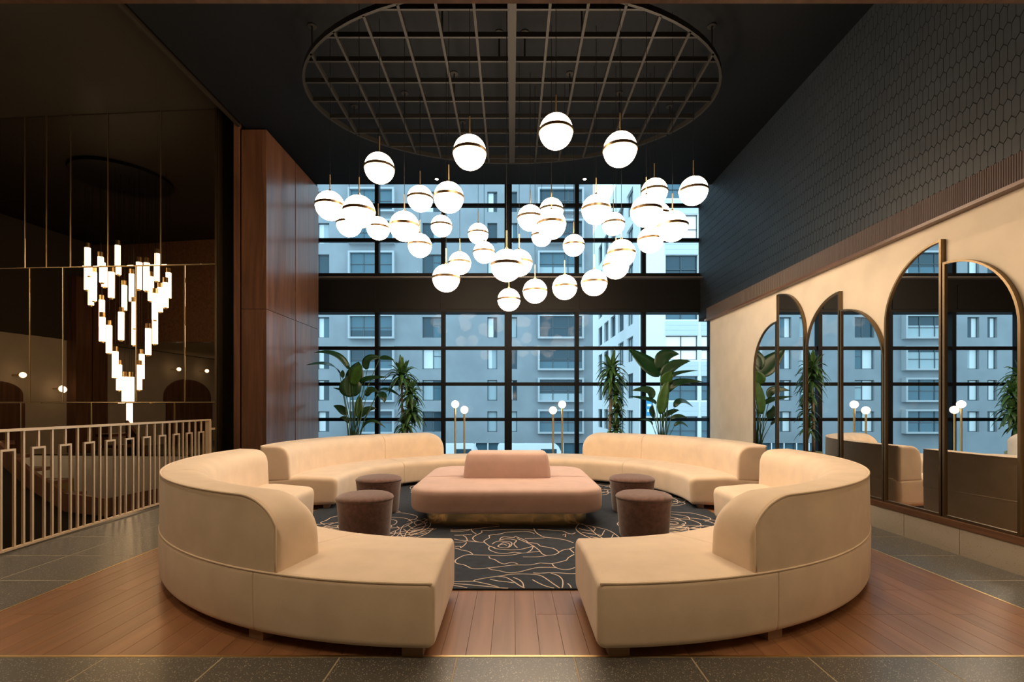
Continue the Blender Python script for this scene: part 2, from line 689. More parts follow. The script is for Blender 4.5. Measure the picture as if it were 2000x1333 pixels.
struct(MB().box(XMIN, XR, 2.1, 2.3, -3.5, -0.31).build('wall_slab_front', 'plaster_dim'))

# ---- left wood wall beside the window
wl = struct(MB().box(-4.24, -3.89, 7.67, YEND, 0.0, ZC).build('wall_left', 'dark_panel'))
zs = 2.82
for (z0, z1) in ((0.0, zs - 0.004), (zs + 0.004, ZC - 0.04)):
    MB().box(-3.90, -3.86, 7.645, 8.655, z0, z1).build('wood_panel', 'walnut', wl)
    MB().box(-3.90, -3.86, 8.685, YEND, z0, z1).build('wood_panel', 'walnut', wl)
    MB().box(-4.25, -3.865, 7.64, 7.68, z0, z1).build('wood_panel', 'walnut', wl)
MB().box(-3.895, -3.868, 8.655, 8.685, 0, 3.35).build('panel_strip', 'walnut', wl)
struct(MB().box(-4.36, -4.28, 7.62, 7.75, 0.0, ZC + 0.3).build('trim_12', 'walnut'))
struct(MB().box(-4.70, -4.24, 7.80, 7.9, -3.5, 6.2).build('wall_recess', 'dark_panel'))
struct(MB().box(-4.6, -4.2, 7.9, YWIN + 0.2, -0.3, 6.6).build('wall_left_window', 'dark_panel'))

# ---- far window wall
ZS0, ZS1 = 3.264, 4.085      # dark spandrel band
WT = 6.35
XA, XB = -4.2, XW + 0.25
vx = [at(px, 0, YWIN).x for px in (609, 738, 866.5, 992.6, 1126, 1255.7, 1386)]
vx[-1] = min(vx[-1], XB)
wide = {3: 0.155}
hl = [0.26, 1.01, 1.758, 2.517]
hu = [4.80, 5.535, 6.25]
win_l = struct(MB().box(XA, XB, YWIN - 0.05, YWIN + 0.05, -0.012, 0.26).build('window_1', 'black_metal'))
win_u = struct(MB().box(XA, XB, YWIN - 0.06, YWIN + 0.06, WT - 0.06, WT + 0.05).build('window_2', 'black_metal'))
for w_, z0, z1, hz in ((win_l, 0.26, ZS0, hl[1:]), (win_u, ZS1, WT, hu)):
    for i, vx_ in enumerate(vx):
        ww = wide.get(i, 0.085)
        MB().box(vx_ - ww / 2, vx_ + ww / 2, YWIN - 0.09, YWIN + 0.04, z0, z1).build('mullion', 'black_metal', w_)
    for z in hz:
        MB().box(XA, XB, YWIN - 0.05, YWIN + 0.03, z - 0.035, z + 0.035).build('transom', 'black_metal', w_)
    zz = [z0] + list(hz) + [z1]
    for i in range(len(vx) - 1):
        for a, c in zip(zz[:-1], zz[1:]):
            if c - a > 0.2:
                MB().quad((vx[i], YWIN, a), (vx[i + 1], YWIN, a), (vx[i + 1], YWIN, c), (vx[i], YWIN, c)).build('pane', 'window_glass', w_)
sp = struct(MB().box(XA, XB, YWIN - 0.10, YWIN + 0.2, ZS0, ZS1).build('wall_far', 'dark_panel'))
for i in range(len(vx) - 1):
    MB().box(vx[i] + 0.05, vx[i + 1] - 0.05, YWIN - 0.115, YWIN - 0.10, ZS0 + 0.06, ZS1 - 0.25).build('spandrel_panel', 'dark_panel', sp)
MB().box(XA, XB, YWIN - 0.26, YWIN - 0.10, ZS1 - 0.135, ZS1 - 0.115).build('ledge', 'steel_line', sp)

# ---- mirrored wall across the stair void
P0 = Vector((-4.67, 7.65))
U = Vector((-3.63, 0.25)).normalized()
N = Vector((U.y, -U.x))           # points away from the room
if N.y < 0:
    N = -N


def mir_t(px):
    """distance along the mirror wall for a photo column"""
    k_ = (px - CX) / F
    # P0 + t U : x = k*y
    return (k_ * P0.y - P0.x) / (U.x - k_ * U.y)


def mir_pt(t_, d, z):
    p = P0 + U * t_ + N * d
    return Vector((p.x, p.y, z))


def mir_z(px, py):
    p = P0 + U * mir_t(px)
    return H + (HY - py) * p.y / F


TL = mir_t(-60)
TEND = (P0.x - XMIN) / abs(U.x)
mw = MB()
n0 = [mir_pt(-0.02, 0.03, -0.30), mir_pt(TEND, 0.03, -0.30), mir_pt(TEND, 0.2, -0.30), mir_pt(-0.02, 0.2, -0.30)]
mw.v = n0 + [v + Vector((0, 0, 6.3)) for v in n0]
mw.f = [(3, 2, 1, 0), (4, 5, 6, 7), (0, 1, 5, 4), (1, 2, 6, 5), (2, 3, 7, 6), (3, 0, 4, 7)]
wm = struct(mw.build('wall_mirrored', 'brass_dull'))
z_a, z_b = mir_z(200, 786.5), mir_z(200, 520.5)
tiers = [(0.50, z_a, (418, 340, 178, 40)), (z_a, z_b, (418, 360, 265, 122, 57)), (z_b, 5.98, (418, 313, 210, 137, 90, 48))]
for z0, z1, seams in tiers:
    ts = [0.0 if px == 418 else mir_t(px) for px in seams]
    step = 0.85
    while ts[-1] < TEND - 0.9:
        ts.append(ts[-1] + step)
    ts.append(TEND)
    tier_tilt = random.uniform(-0.003, 0.003)
    for a, c in zip(ts[:-1], ts[1:]):
        g_, bv = 0.003, 0.010
        a_, c_, zz0, zz1 = a + g_, c - g_, z0 + g_, z1 - g_
        tx, tz = random.uniform(-0.0025, 0.0025) + tier_tilt * 0.5, random.uniform(-0.002, 0.002)
        bb = MB()

        def P(t_, z, d):
            return mir_pt(t_, d + (t_ - (a + c) / 2) * tx + (z - (z0 + z1) / 2) * tz, z)
        bb.v = [P(a_, zz0, 0.028), P(c_, zz0, 0.028), P(c_, zz1, 0.028), P(a_, zz1, 0.028),
                P(a_, zz0, 0.012), P(c_, zz0, 0.012), P(c_, zz1, 0.012), P(a_, zz1, 0.012),
                P(a_ + bv, zz0 + bv, 0.010), P(c_ - bv, zz0 + bv, 0.010), P(c_ - bv, zz1 - bv, 0.010), P(a_ + bv, zz1 - bv, 0.010)]
        bb.f = [(0, 1, 5, 4), (1, 2, 6, 5), (2, 3, 7, 6), (3, 0, 4, 7), (4, 5, 9, 8), (5, 6, 10, 9), (6, 7, 11, 10), (7, 4, 8, 11), (8, 9, 10, 11)]
        bb.build('mirror_panel', 'smoked_mirror', wm)
# edge trim of the mirrored wall
struct(MB().bar(mir_pt(-0.02, 0.0, -0.3), mir_pt(-0.02, 0.0, 5.98), 0.03, 0.03, (0, 1, 0)).build('trim_13', 'bronze'))


# thin brass strips over the joints between the mirror panels
for z in (z_a, z_b):
    MB().bar(mir_pt(0, 0.004, z), mir_pt(TEND, 0.004, z), 0.006, 0.005).build('seam_strip', 'brass_dull', wm)
for (z0, z1, seams) in tiers:
    for px in seams[1:]:
        t_ = mir_t(px)
        MB().bar(mir_pt(t_, 0.004, z0), mir_pt(t_, 0.004, z1), 0.007, 0.006, (0, 1, 0)).build('seam_strip', 'brass_dull', wm)


def reflect(v):
    d = (Vector((v.x, v.y)) - P0).dot(N) - 0.010
    return Vector((v.x - 2 * d * N.x, v.y - 2 * d * N.y, v.z))


def seen_in_mirror(px, py):
    """point of the far left wall that the mirrored wall shows at a photo pixel"""
    best = None
    for i in range(1400):
        yy = YMIN + i * 0.01
        v = reflect(Vector((XMIN, yy, 0)))
        if v.y > 0.5:
            e_ = abs(CX + F * v.x / v.y - px)
            if best is None or e_ < best[0]:
                best = (e_, yy, v.y)
    return best[1], H + (HY - py) * best[2] / F


# arches, wood piers and small globe lamps on the far side of the void (seen in the mirrors)
for (pa, pc, pt_) in ((322, 412, 738), (-60, 45, 742)):
    ya, zt = seen_in_mirror(pa, pt_)
    yc, _ = seen_in_mirror(pc, pt_)
    ym, hw = (ya + yc) / 2, abs(yc - ya) / 2
    poly = [(-hw, 0.0)] + [(-hw * math.cos(PI * i / 16), zt - hw * 0.6 + hw * 0.6 * math.sin(PI * i / 16)) for i in range(17)] + [(hw, 0.0)]
    MB().prism(poly, lambda a, c: (XMIN, ym + a, c), lambda a, c: (XMIN + 0.05, ym + a, c)).build('arch_panel', 'walnut', wb)
ya, _ = seen_in_mirror(130, 700)
yc, _ = seen_in_mirror(192, 700)
ym = (ya + yc) / 2
for (y0, y1) in ((ya, ym - 0.01), (ym + 0.01, yc)):
    MB().box(XMIN, XMIN + 0.3, min(y0, y1), max(y0, y1), 0.0, 4.9).build('pier', 'walnut', wb)
for (px, py, rg) in ((338, 722, 0.065), (392, 724, 0.065), (28, 733, 0.07), (103, 760, 0.09)):
    yy, zz = seen_in_mirror(px, py)
    r = thing('wall_globe_lamp', 'small globe lamp reflected in the mirrored wall, ' + {28: 'leftmost', 103: 'second from left', 338: 'left one right of the chandelier', 392: 'rightmost'}[px], 'lamp', (XMIN, yy, zz), 'globe lamps seen in the mirrored wall')
    MB().tube([(XMIN, yy, zz), (XMIN + 0.2, yy, zz)], 0.02).build('arm', 'brass', r)
    MB().lathe([(0, -rg)] + [(rg * math.sin(PI * i / 10), -rg * math.cos(PI * i / 10)) for i in range(1, 10)] + [(0, rg)], 16, (XMIN + 0.3, yy, zz)).build('globe', 'small_globe', r, True)


# generic wall with real window holes
def holed_wall(name, mat, parent, org, ud, ulen, z0, z1, holes, depth, inward, thick_mat=None):
    """holes: list of (u0,u1,za,zb). inward: unit vector into the building"""
    us = sorted({0.0, ulen, *[h[0] for h in holes], *[h[1] for h in holes]})
    zs_ = sorted({z0, z1, *[h[2] for h in holes], *[h[3] for h in holes]})
    idx = {}
    bb = MB()

    def V(u, z, d):
        key = (round(u, 4), round(z, 4), d)
        if key not in idx:
            idx[key] = len(bb.v)
            p = org + ud * u + inward * (depth if d else 0)
            bb.v.append(Vector((p.x, p.y, z)))
        return idx[key]

    def is_hole(u, z):
        return any(h[0] < u < h[1] and h[2] < z < h[3] for h in holes)
    for ua, ub in zip(us[:-1], us[1:]):
        for za, zb in zip(zs_[:-1], zs_[1:]):
            if not is_hole((ua + ub) / 2, (za + zb) / 2):
                bb.f.append((V(ua, za, 0), V(ub, za, 0), V(ub, zb, 0), V(ua, zb, 0)))
    for (ua, ub, za, zb) in holes:
        c = [(ua, za), (ub, za), (ub, zb), (ua, zb)]
        for i in range(4):
            p, q = c[i], c[(i + 1) % 4]
            bb.f.append((V(*p, 0), V(*q, 0), V(*q, 1), V(*p, 1)))
    return bb.build(name, mat, parent)


# pale lower wall below the mirrors with a dark opening
lw_org = mir_pt(-0.02, -0.03, 0)
u0, u1 = mir_t(146), mir_t(85)
U3 = Vector((U.x, U.y, 0))
N3 = Vector((N.x, N.y, 0))
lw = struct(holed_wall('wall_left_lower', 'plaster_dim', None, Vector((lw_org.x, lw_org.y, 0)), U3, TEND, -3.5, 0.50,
                       [(u0, u1, -0.21, 0.14)], 0.5, N3))
bb = MB()
pz = [mir_pt(u0 - 0.1, 0.45, -0.3), mir_pt(u1 + 0.1, 0.45, -0.3), mir_pt(u1 + 0.1, 0.45, 0.3), mir_pt(u0 - 0.1, 0.45, 0.3)]
bb.quad(*pz).build('opening_back', 'black_metal', lw)

# =================================================================== BUILDINGS OUTSIDE
YB = 45.0
SB = YB / F
street = struct(MB().box(-80, 80, YWIN + 1.5, 140, -4.2, -4.0).build('ground', 'asphalt'))


def bz(py):
    return H + (HY - py) * SB


XL_B = -48.0
XR_B = (1158 - CX) * SB
root = thing('apartment_building', 'grey concrete apartment block with bay windows across the street', 'building', (-10, YB, -4.0))
org = Vector((XL_B, YB, 0))
UX = Vector((1, 0, 0))
holes, wins, bays = [], [], []
pers = 367
rowtops = [620 + 61.4 * k_ for k_ in range(-6, 4)]
for per in range(-2, 2):
    for (a, c, kind) in ((620, 643, 'small'), (825, 863, 'double'), (952, 971, 'slim')):
        xa, xc = (a + per * pers - CX) * SB, (c + per * pers - CX) * SB
        if xc > XR_B - 0.3 or xa < XL_B + 0.5:
            continue
        for ri, ty in enumerate(rowtops):
            holes.append((xa - XL_B, xc - XL_B, bz(ty + 40), bz(ty)))
            wins.append((xa, xc, bz(ty + 40), bz(ty), kind, ri))
    xa, xc = (683 + per * pers - CX) * SB, (772 + per * pers - CX) * SB
    if xc < XR_B and xa > XL_B + 0.5:
        for ri, ty in enumerate(rowtops):
            bays.append((xa, xc, bz(ty + 43), bz(ty - 4), ri))
# street-level shop windows
shops = []
xs_ = (905 - CX) * SB
for i in range(-14, 10):
    xa = xs_ + i * 1.16
    if i % 7 == 5:
        continue
    if xa + 1.05 < XR_B - 0.2 and xa > XL_B + 1:
        shops.append((xa, xa + 1.05))
        holes.append((xa - XL_B, xa + 1.05 - XL_B, -3.6, bz(866)))
holed_wall('wall', 'concrete', root, org, UX, XR_B - XL_B, -4.0, 23.5, holes, 0.30, Vector((0, 1, 0)))
MB().quad((XR_B, YB, -4), (XR_B, YB + 3, -4), (XR_B, YB + 3, 23.5), (XR_B, YB, 23.5)).build('side_wall', 'concrete', root)
for (xa, xc) in shops:
    MB().quad((xa, YB + 0.28, -3.6), (xa + 1.05, YB + 0.28, -3.6), (xa + 1.05, YB + 0.28, bz(866)), (xa, YB + 0.28, bz(866))).build('shop_pane', 'pane_teal', root)
    MB().box(xc, xc + 0.11, YB - 0.03, YB + 0.1, -3.6, bz(866)).build('shop_mullion', 'white_cladding', root)
rw = random.Random(3)
for (xa, xc, za, zb, kind, ri) in wins:
    fr = MB()
    y_ = YB + 0.22
    t_ = 0.07
    fr.box(xa, xc, y_, y_ + 0.06, za, za + t_).box(xa, xc, y_, y_ + 0.06, zb - t_, zb)
    fr.box(xa, xa + t_, y_, y_ + 0.06, za, zb).box(xc - t_, xc, y_, y_ + 0.06, za, zb)
    xm = xa + (xc - xa) * 0.55
    if kind == 'double':
        fr.box(xm - t_ / 2, xm + t_ / 2, y_, y_ + 0.06, za, zb)
        fr.box(xm, xc, y_, y_ + 0.06, za + (zb - za) * 0.62, za + (zb - za) * 0.62 + 0.05)
    w_ = fr.build('window', 'win_frame', root)
    y2 = y_ + 0.05
    if kind == 'double':
        spans = [(xa, xm, rw.choice(['curtain_white', 'curtain_pale', 'pane_dark', 'curtain_white'])),
                 (xm, xc, rw.choice(['pane_teal', 'pane_dark', 'curtain_pale']))]
    else:
        xs1 = xa + (xc - xa) * rw.choice([0.0, 0.45, 0.6])
        spans = [(xa, xs1, 'curtain_white'), (xs1, xc, rw.choice(['pane_dark', 'pane_teal', 'curtain_pale', 'pane_dark']))]
    for (a, c, mt) in spans:
        if c - a > 0.05:
            MB().quad((a, y2, za), (c, y2, za), (c, y2, zb), (a, y2, zb)).build('pane', mt, w_)
for (xa, xc, za, zb, ri) in bays:
    d = 0.55
    fr = MB()
    fw = 0.17
    fr.box(xa, xc, YB - d, YB + 0.0, za, za + fw).box(xa, xc, YB - d, YB + 0.0, zb - fw, zb)
    fr.box(xa, xa + fw, YB - d, YB, za + fw, zb - fw).box(xc - fw, xc, YB - d, YB, za + fw, zb - fw)
    w_ = fr.build('bay_window', 'concrete_light', root)
    mt = rw.choice(['pane_teal', 'pane_dark', 'curtain_pale', 'pane_teal'])
    y2 = YB - 0.25
    zmid = za + (zb - za) * rw.choice([0.35, 0.55, 0.75])
    MB().quad((xa + fw, y2, za + fw), (xc - fw, y2, za + fw), (xc - fw, y2, zmid), (xa + fw, y2, zmid)).build('pane', mt, w_)
    MB().quad((xa + fw, y2, zmid), (xc - fw, y2, zmid), (xc - fw, y2, zb - fw), (xa + fw, y2, zb - fw)).build('pane', rw.choice(['pane_dark', 'pane_teal']), w_)
    for q in (0.33, 0.66):
        xm = xa + (xc - xa) * q
        MB().box(xm - 0.035, xm + 0.035, y2 - 0.06, y2 - 0.01, za + fw, zb - fw).build('mullion', 'win_frame', w_)
    MB().box(xa + fw, xc - fw, y2 - 0.06, y2 - 0.01, za + (zb - za) * 0.45, za + (zb - za) * 0.45 + 0.06).build('rail', 'win_frame', w_)

# white office building at the right
YO = 40.0
SO = YO / F
XO = 10.5
ro_ = thing('office_building', 'white office building with banded windows at the right of the grey block', 'building', (XO + 6, YO, -4))
holes = []
offw = []
for k_ in range(-5, 3):
    zt = H + (HY - (735 + 79 * k_)) * SO
    zbm = zt - 2.0
    for (a, c) in ((1300, 1363), (1370, 1433), (1440, 1503), (1510, 1573)):
        xa, xc = (a - CX) * SO, (c - CX) * SO
        holes.append((xa - XO, xc - XO, zbm, zt))
        offw.append((xa, xc, zbm, zt, k_))
holed_wall('front_wall', 'white_cladding', ro_, Vector((XO, YO, 0)), UX, 16.0, -4.0, 23.5, holes, 0.35, Vector((0, 1, 0)))
for (xa, xc, za, zb, k_) in offw:
    fr = MB()
    y_ = YO + 0.2
    xm = (xa + xc) / 2
    fr.box(xa, xc, y_, y_ + 0.08, za, za + 0.06).box(xa, xc, y_, y_ + 0.08, zb - 0.06, zb).box(xm - 0.03, xm + 0.03, y_, y_ + 0.08, za, zb)
    fr.box(xa, xa + 0.05, y_, y_ + 0.08, za, zb).box(xc - 0.05, xc, y_, y_ + 0.08, za, zb)
    fr.box(xa, xc, y_, y_ + 0.08, za + 0.8, za + 0.84)
    w_ = fr.build('window', 'win_frame', ro_)
    lit = k_ in (-1,) or (k_ == -4)
    MB().quad((xa, y_ + 0.1, za), (xc, y_ + 0.1, za), (xc, y_ + 0.1, zb), (xa, y_ + 0.1, zb)).build('pane', 'office_light' if lit else rw.choice(['pane_teal', 'curtain_pale', 'pane_dark']), w_)
    for j in range(3):
        zp = za - 0.12 - j * 0.4
        MB().box(xa - 0.05, xc + 0.05, YO - 0.05, YO + 0.02, zp - 0.36, zp).build('cladding_panel', 'white_panel', ro_)
# side wall running away from us, with a row of windows per floor
holes = []
sw = []
for k_ in range(-5, 4):
    zt = 0.9 + 3.25 * (1 - k_)
    for (ya, yc) in ((2.2, 4.6), (5.8, 8.2), (9.4, 11.8), (13.0, 15.4), (16.6, 19.0)):
        if zt - 2.3 > -3.8 and zt < 23:
            holes.append((ya, yc, zt - 2.2, zt))
            sw.append((ya, yc, zt - 2.2, zt))
holed_wall('side_wall', 'white_cladding', ro_, Vector((XO, YO, 0)), Vector((0, 1, 0)), 24.0, -4.0, 23.5, holes, 0.3, Vector((1, 0, 0)))
for (ya, yc, za, zb) in sw:
    fr = MB()
    x_ = XO + 0.2
    y0, y1 = YO + ya, YO + yc
    fr.box(x_, x_ + 0.06, y0, y1, za, za + 0.07).box(x_, x_ + 0.06, y0, y1, zb - 0.07, zb)
    for q in (0, 0.33, 0.66, 1.0):
        ym = y0 + (y1 - y0) * q
        fr.box(x_, x_ + 0.06, ym - 0.04, ym + 0.04, za, zb)
    w_ = fr.build('window', 'win_frame', ro_)
    MB().quad((x_ + 0.08, y0, za), (x_ + 0.08, y1, za), (x_ + 0.08, y1, zb), (x_ + 0.08, y0, zb)).build('pane', rw.choice(['pane_teal', 'curtain_pale', 'curtain_pale']), w_)
# blue banner on its corner
bn = thing('blue_banner', 'small blue banner sign on the white office building corner', 'sign', (XO + 0.7, YO - 0.12, 0.5))
MB().box(XO + 0.5, XO + 1.0, YO - 0.14, YO - 0.10, 0.5, 1.75).build('cloth', 'banner_blue', bn)
MB().box(XO + 0.58, XO + 0.90, YO - 0.15, YO - 0.14, 0.8, 1.0).build('white_stripe', 'white_cladding', bn)
MB().box(XO + 0.58, XO + 0.90, YO - 0.15, YO - 0.14, 1.25, 1.45).build('white_stripe', 'white_cladding', bn)
MB().box(XO + 0.45, XO + 1.05, YO - 0.15, YO - 0.001, 1.75, 1.80).build('bracket', 'win_frame', bn)


# white delivery vans on the street
def van(x, y, label):
    r = thing('delivery_van', label, 'van', (x, y, -4.0))
    prof = roundpoly([(-2.6, 0.45), (2.2, 0.45), (2.6, 1.1), (2.0, 2.3), (-2.6, 2.3)], [0.1, 0.15, 0.2, 0.25, 0.15], 4)
    MB().prism(prof, lambda a, c: (x + a, y - 0.95, -4.0 + c), lambda a, c: (x + a, y + 0.95, -4.0 + c)).build('body', 'van_white', r)
    MB().box(x + 0.7, x + 1.9, y - 0.97, y + 0.97, -2.75, -2.0).build('side_window', 'pane_dark', r)
    for sx in (-1.7, 1.6):
        for sy in (-0.8, 0.8):
            b_ = MB()
            b_.tube([(x + sx, y + sy - 0.12, -3.65), (x + sx, y + sy + 0.12, -3.65)], 0.35, 16)
            b_.build('wheel', 'black_metal', r)


van(1.5, 38.0, 'white delivery van on the street right of the centre mullion')
van(-5.0, 38.0, 'white delivery van on the street behind the left globe floor lamp')

# =================================================================== SOFAS
SH, BH = 0.405, 0.81
RI, RO = 1.82, 2.74


def seat_profile():
    pts = [(RI + 0.02, 0.055), (RO - 0.006, 0.055), (RO - 0.001, 0.22), (RO + 0.0, SH - 0.005), ((RI + RO) / 2, SH + 0.018), (RI, SH - 0.012)]
    return roundpoly(pts, [0.05, 0.045, 0.15, 0.035, 0.3, 0.085], 5)


def back_profile():
    b0 = RO - 0.36
    pts = [(b0, SH - 0.04), (RO - 0.006, SH - 0.04), (RO - 0.006, 0.60), (RO - 0.010, BH), (b0 + 0.02, BH - 0.005)]
    return roundpoly(pts, [0.02, 0.015, 0.2, 0.03, 0.22], 7)


RM = 2.3


def sofa_module(name, mat, parent, prof, path, s0, s1, r0, r1, zmod=None, dens=0.06):
    """sweep prof along path(s) from s0 to s1 with edge rounding r0/r1 at the two ends"""
    st = []
    q = 5
    for i in range(q):
        a = PI / 2 * i / q
        st.append((s0 + r0 * (1 - math.cos(PI / 2 - a)) if False else s0 + r0 * (1 - math.cos(a)), r0 * (1 - math.sin(a))))
    n = max(2, int((s1 - s0 - r0 - r1) / dens))
    for i in range(n + 1):
        st.append((s0 + r0 + (s1 - s0 - r0 - r1) * i / n, 0.0))
    for i in reversed(range(q)):
        a = PI / 2 * i / q
        st.append((s1 - r1 * (1 - math.cos(a)), r1 * (1 - math.sin(a))))
    st = [(st[0][0], st[0][1] + 0.02)] + st + [(st[-1][0], st[-1][1] + 0.02)]
    bb = MB()
    k_ = len(prof)
    for (s, d) in st:
        p2 = inset(prof, d) if d > 0 else prof
        bx, by, nx, ny = path(s)
        for p in p2:
            z = p.y if zmod is None else zmod(s, p.y)
            bb.v.append(Vector((bx + nx * p.x, by + ny * p.x, z)))
    for i in range(len(st) - 1):
        for j in range(k_):
            j2 = (j + 1) % k_
            bb.f.append((i * k_ + j, i * k_ + j2, (i + 1) * k_ + j2, (i + 1) * k_ + j))
    bb.f.append(tuple(range(k_)))
    bb.f.append(tuple((len(st) - 1) * k_ + j for j in range(k_)))
    o = bb.build(name, mat, parent, 50)
    return o


def arc_path(cx, cy, sx, sy, lead=0.0):
    """s<0 runs straight past the end of the arc (towards the middle of the ring)"""
    def f(s):
        if s < 0:
            return (cx - sx * s * -1 * -1 if False else cx + sx * s, cy, 0.0, sy)
        a = s / RM
        return (cx, cy, sx * math.sin(a), sy * math.cos(a))
    return f


def rad(d):
    return math.radians(d) * RM


def make_sofa(label, cx, cy, sx, sy, seat_cuts, back_cuts, ends, feet):
    path = arc_path(cx, cy, sx, sy)
    m_ = path(rad(45))
    r = thing('curved_sofa', label, 'sofa', (m_[0] + m_[2] * RM, m_[1] + m_[3] * RM, 0), 'cream curved sofas in the ring')
    sp_, bp_ = seat_profile(), back_profile()
    for i, (a, c) in enumerate(zip(seat_cuts[:-1], seat_cuts[1:])):
        sofa_module('seat', 'cream_velvet', r, sp_, path, a, c, 0.035 if i == 0 and ends[0] else 0.012, 0.05 if i == len(seat_cuts) - 2 else 0.012)
    e0 = back_cuts[0]
    RR = 0.24

    def zm(s, z):
        t_ = s - e0
        if t_ >= RR:
            return z
        drop = RR - math.sqrt(max(0, RR * RR - (RR - t_) ** 2))
        base = SH - 0.04
        return base + (z - base) * (1 - drop / (BH - base) * 0.93)
    for i, (a, c) in enumerate(zip(back_cuts[:-1], back_cuts[1:])):
        sofa_module('backrest', 'cream_velvet', r, bp_, path, a, c, 0.04 if i == 0 else 0.014, 0.03 if i == len(back_cuts) - 2 else 0.014, zm if i == 0 else None, 0.016 if i == 0 else 0.035)
    # seam piping: along the outer top edge of the backrest and down its rounded end
    pp = []
    for z in (SH - 0.0, SH + 0.05, SH + 0.1):
        bx, by, nx, ny = path(e0 + 0.012)
        pp.append(Vector((bx + nx * (RO - 0.014), by + ny * (RO - 0.014), z)))
    st_ = e0 + 0.012
    L_ = back_cuts[-1] - 0.02
    zt0 = zm(e0 + 0.014, BH) - 0.012
    pp.append(Vector((pp[-1].x, pp[-1].y, max(zt0, SH + 0.12))))
    k2 = 0
    while st_ < L_:
        st_ += 0.006 if st_ < e0 + 0.06 else (0.02 if st_ < e0 + RR else 0.07)
        bx, by, nx, ny = path(min(st_, L_))
        pp.append(Vector((bx + nx * (RO - 0.012), by + ny * (RO - 0.012), zm(st_, BH) - 0.006)))
    MB().tube(pp, 0.0065, 6).build('piping', 'cream_velvet', r, True)
    pp = []
    st_ = (0.01 if ends[0] else seat_cuts[0] + 0.01)
    while st_ < seat_cuts[-1] - 0.03:
        bx, by, nx, ny = path(st_)
        pp.append(Vector((bx + nx * (RO - 0.006), by + ny * (RO - 0.006), SH - 0.009)))
        st_ += 0.07
    MB().tube(pp, 0.0065, 6).build('piping', 'cream_velvet', r, True)
    for (s, rr) in feet:
        bx, by, nx, ny = path(s)
        p = Vector((bx + nx * rr, by + ny * rr, 0))
        tdir = Vector((ny, -nx, 0))
        zf = 0.0123 if abs(p.x) < 2.5 and 3.35 < p.y < 8.75 else 0.0
        zm_ = Vector((0, 0, (zf + 0.064) / 2))
        MB().bar(p - tdir * 0.055 + zm_, p + tdir * 0.055 + zm_, 0.07, 0.064 - zf).build('foot', 'foot_wood', r)
    return r


CY1, CY2 = 5.20, 6.45
feet1 = [(rad(2.6), RO - 0.095), (rad(22.5), RO - 0.08), (rad(60), RO - 0.12), (rad(95), RO - 0.15), (rad(3), RI + 0.15), (rad(50), RI + 0.15), (rad(95), RI + 0.15)]
for (side, cx) in ((-1, -0.395), (1, 0.435)):
    w_ = 'left' if side < 0 else 'right'
    near_what = 'nearest the metal railing' if side < 0 else 'nearest the large arched mirror'
    make_sofa('cream velvet curved sofa in front at ' + w_ + ', ' + near_what, cx, CY1, side, -1,
              [0, rad(22), rad(56), rad(98)], [rad(18.5), rad(56), rad(98)], (True, True), feet1)
    near_what = 'beside the wood panelled wall' if side < 0 else 'beside the plaster wall and farthest mirror'
    make_sofa('cream velvet curved sofa at the window, ' + near_what, cx, CY2, side, 1,
              [-abs(cx) + (0.0 if side < 0 else 0.0) + 0.002, rad(46), rad(101)], [rad(20), rad(46), rad(101)], (False, True), [(rad(98), RO - 0.14), (rad(98), RI + 0.15), (rad(46), RI + 0.15), (rad(46), RO - 0.14), (0.0, RI + 0.15), (0.0, RO - 0.14)])

# =================================================================== PINK BENCH
BX, BY = -0.06, 6.13
bench = thing('pink_bench', 'dusty pink upholstered square island bench on a brass plinth', 'bench', (BX, BY, 0.013))


def rrect(hx, hy, r, seg=8):
    out = []
    for (sx, sy, a0) in ((1, 1, 0), (-1, 1, 90), (-1, -1, 180), (1, -1, 270)):
        for i in range(seg + 1):
            a = math.radians(a0 + 90 * i / seg)
            out.append((sx * (hx - r) + r * math.cos(a), sy * (hy - r) + r * math.sin(a)))
    return out


def slab(hx, hy, rc, levels, c, name, mat, parent):
    """levels: list of (inset, z)"""
    bb = MB()
    k_ = None
    for (d, z) in levels:
        ring = rrect(hx - d, hy - d, max(0.01, rc - d), 8)
        k_ = len(ring)
        bb.v += [Vector((c[0] + p[0], c[1] + p[1], z)) for p in ring]
    for i in range(len(levels) - 1):
        for j in range(k_):
            j2 = (j + 1) % k_
            bb.f.append((i * k_ + j, i * k_ + j2, (i + 1) * k_ + j2, (i + 1) * k_ + j))
    bb.f.append(tuple(range(k_)))
    bb.f.append(tuple((len(levels) - 1) * k_ + j for j in range(k_)))
    return bb.build(name, mat, parent, 40)


HB = 1.055
slab(0.90, 0.90, 0.30, [(0, 0.013), (0, 0.19)], (BX, BY), 'plinth', 'brass_plinth', bench)
lv = [(0.07, 0.160), (0.035, 0.163), (0.010, 0.178), (0.0, 0.205), (0.0, 0.35), (0.008, 0.385), (0.025, 0.405), (0.055, 0.416), (0.12, 0.421), (0.4, 0.426)]
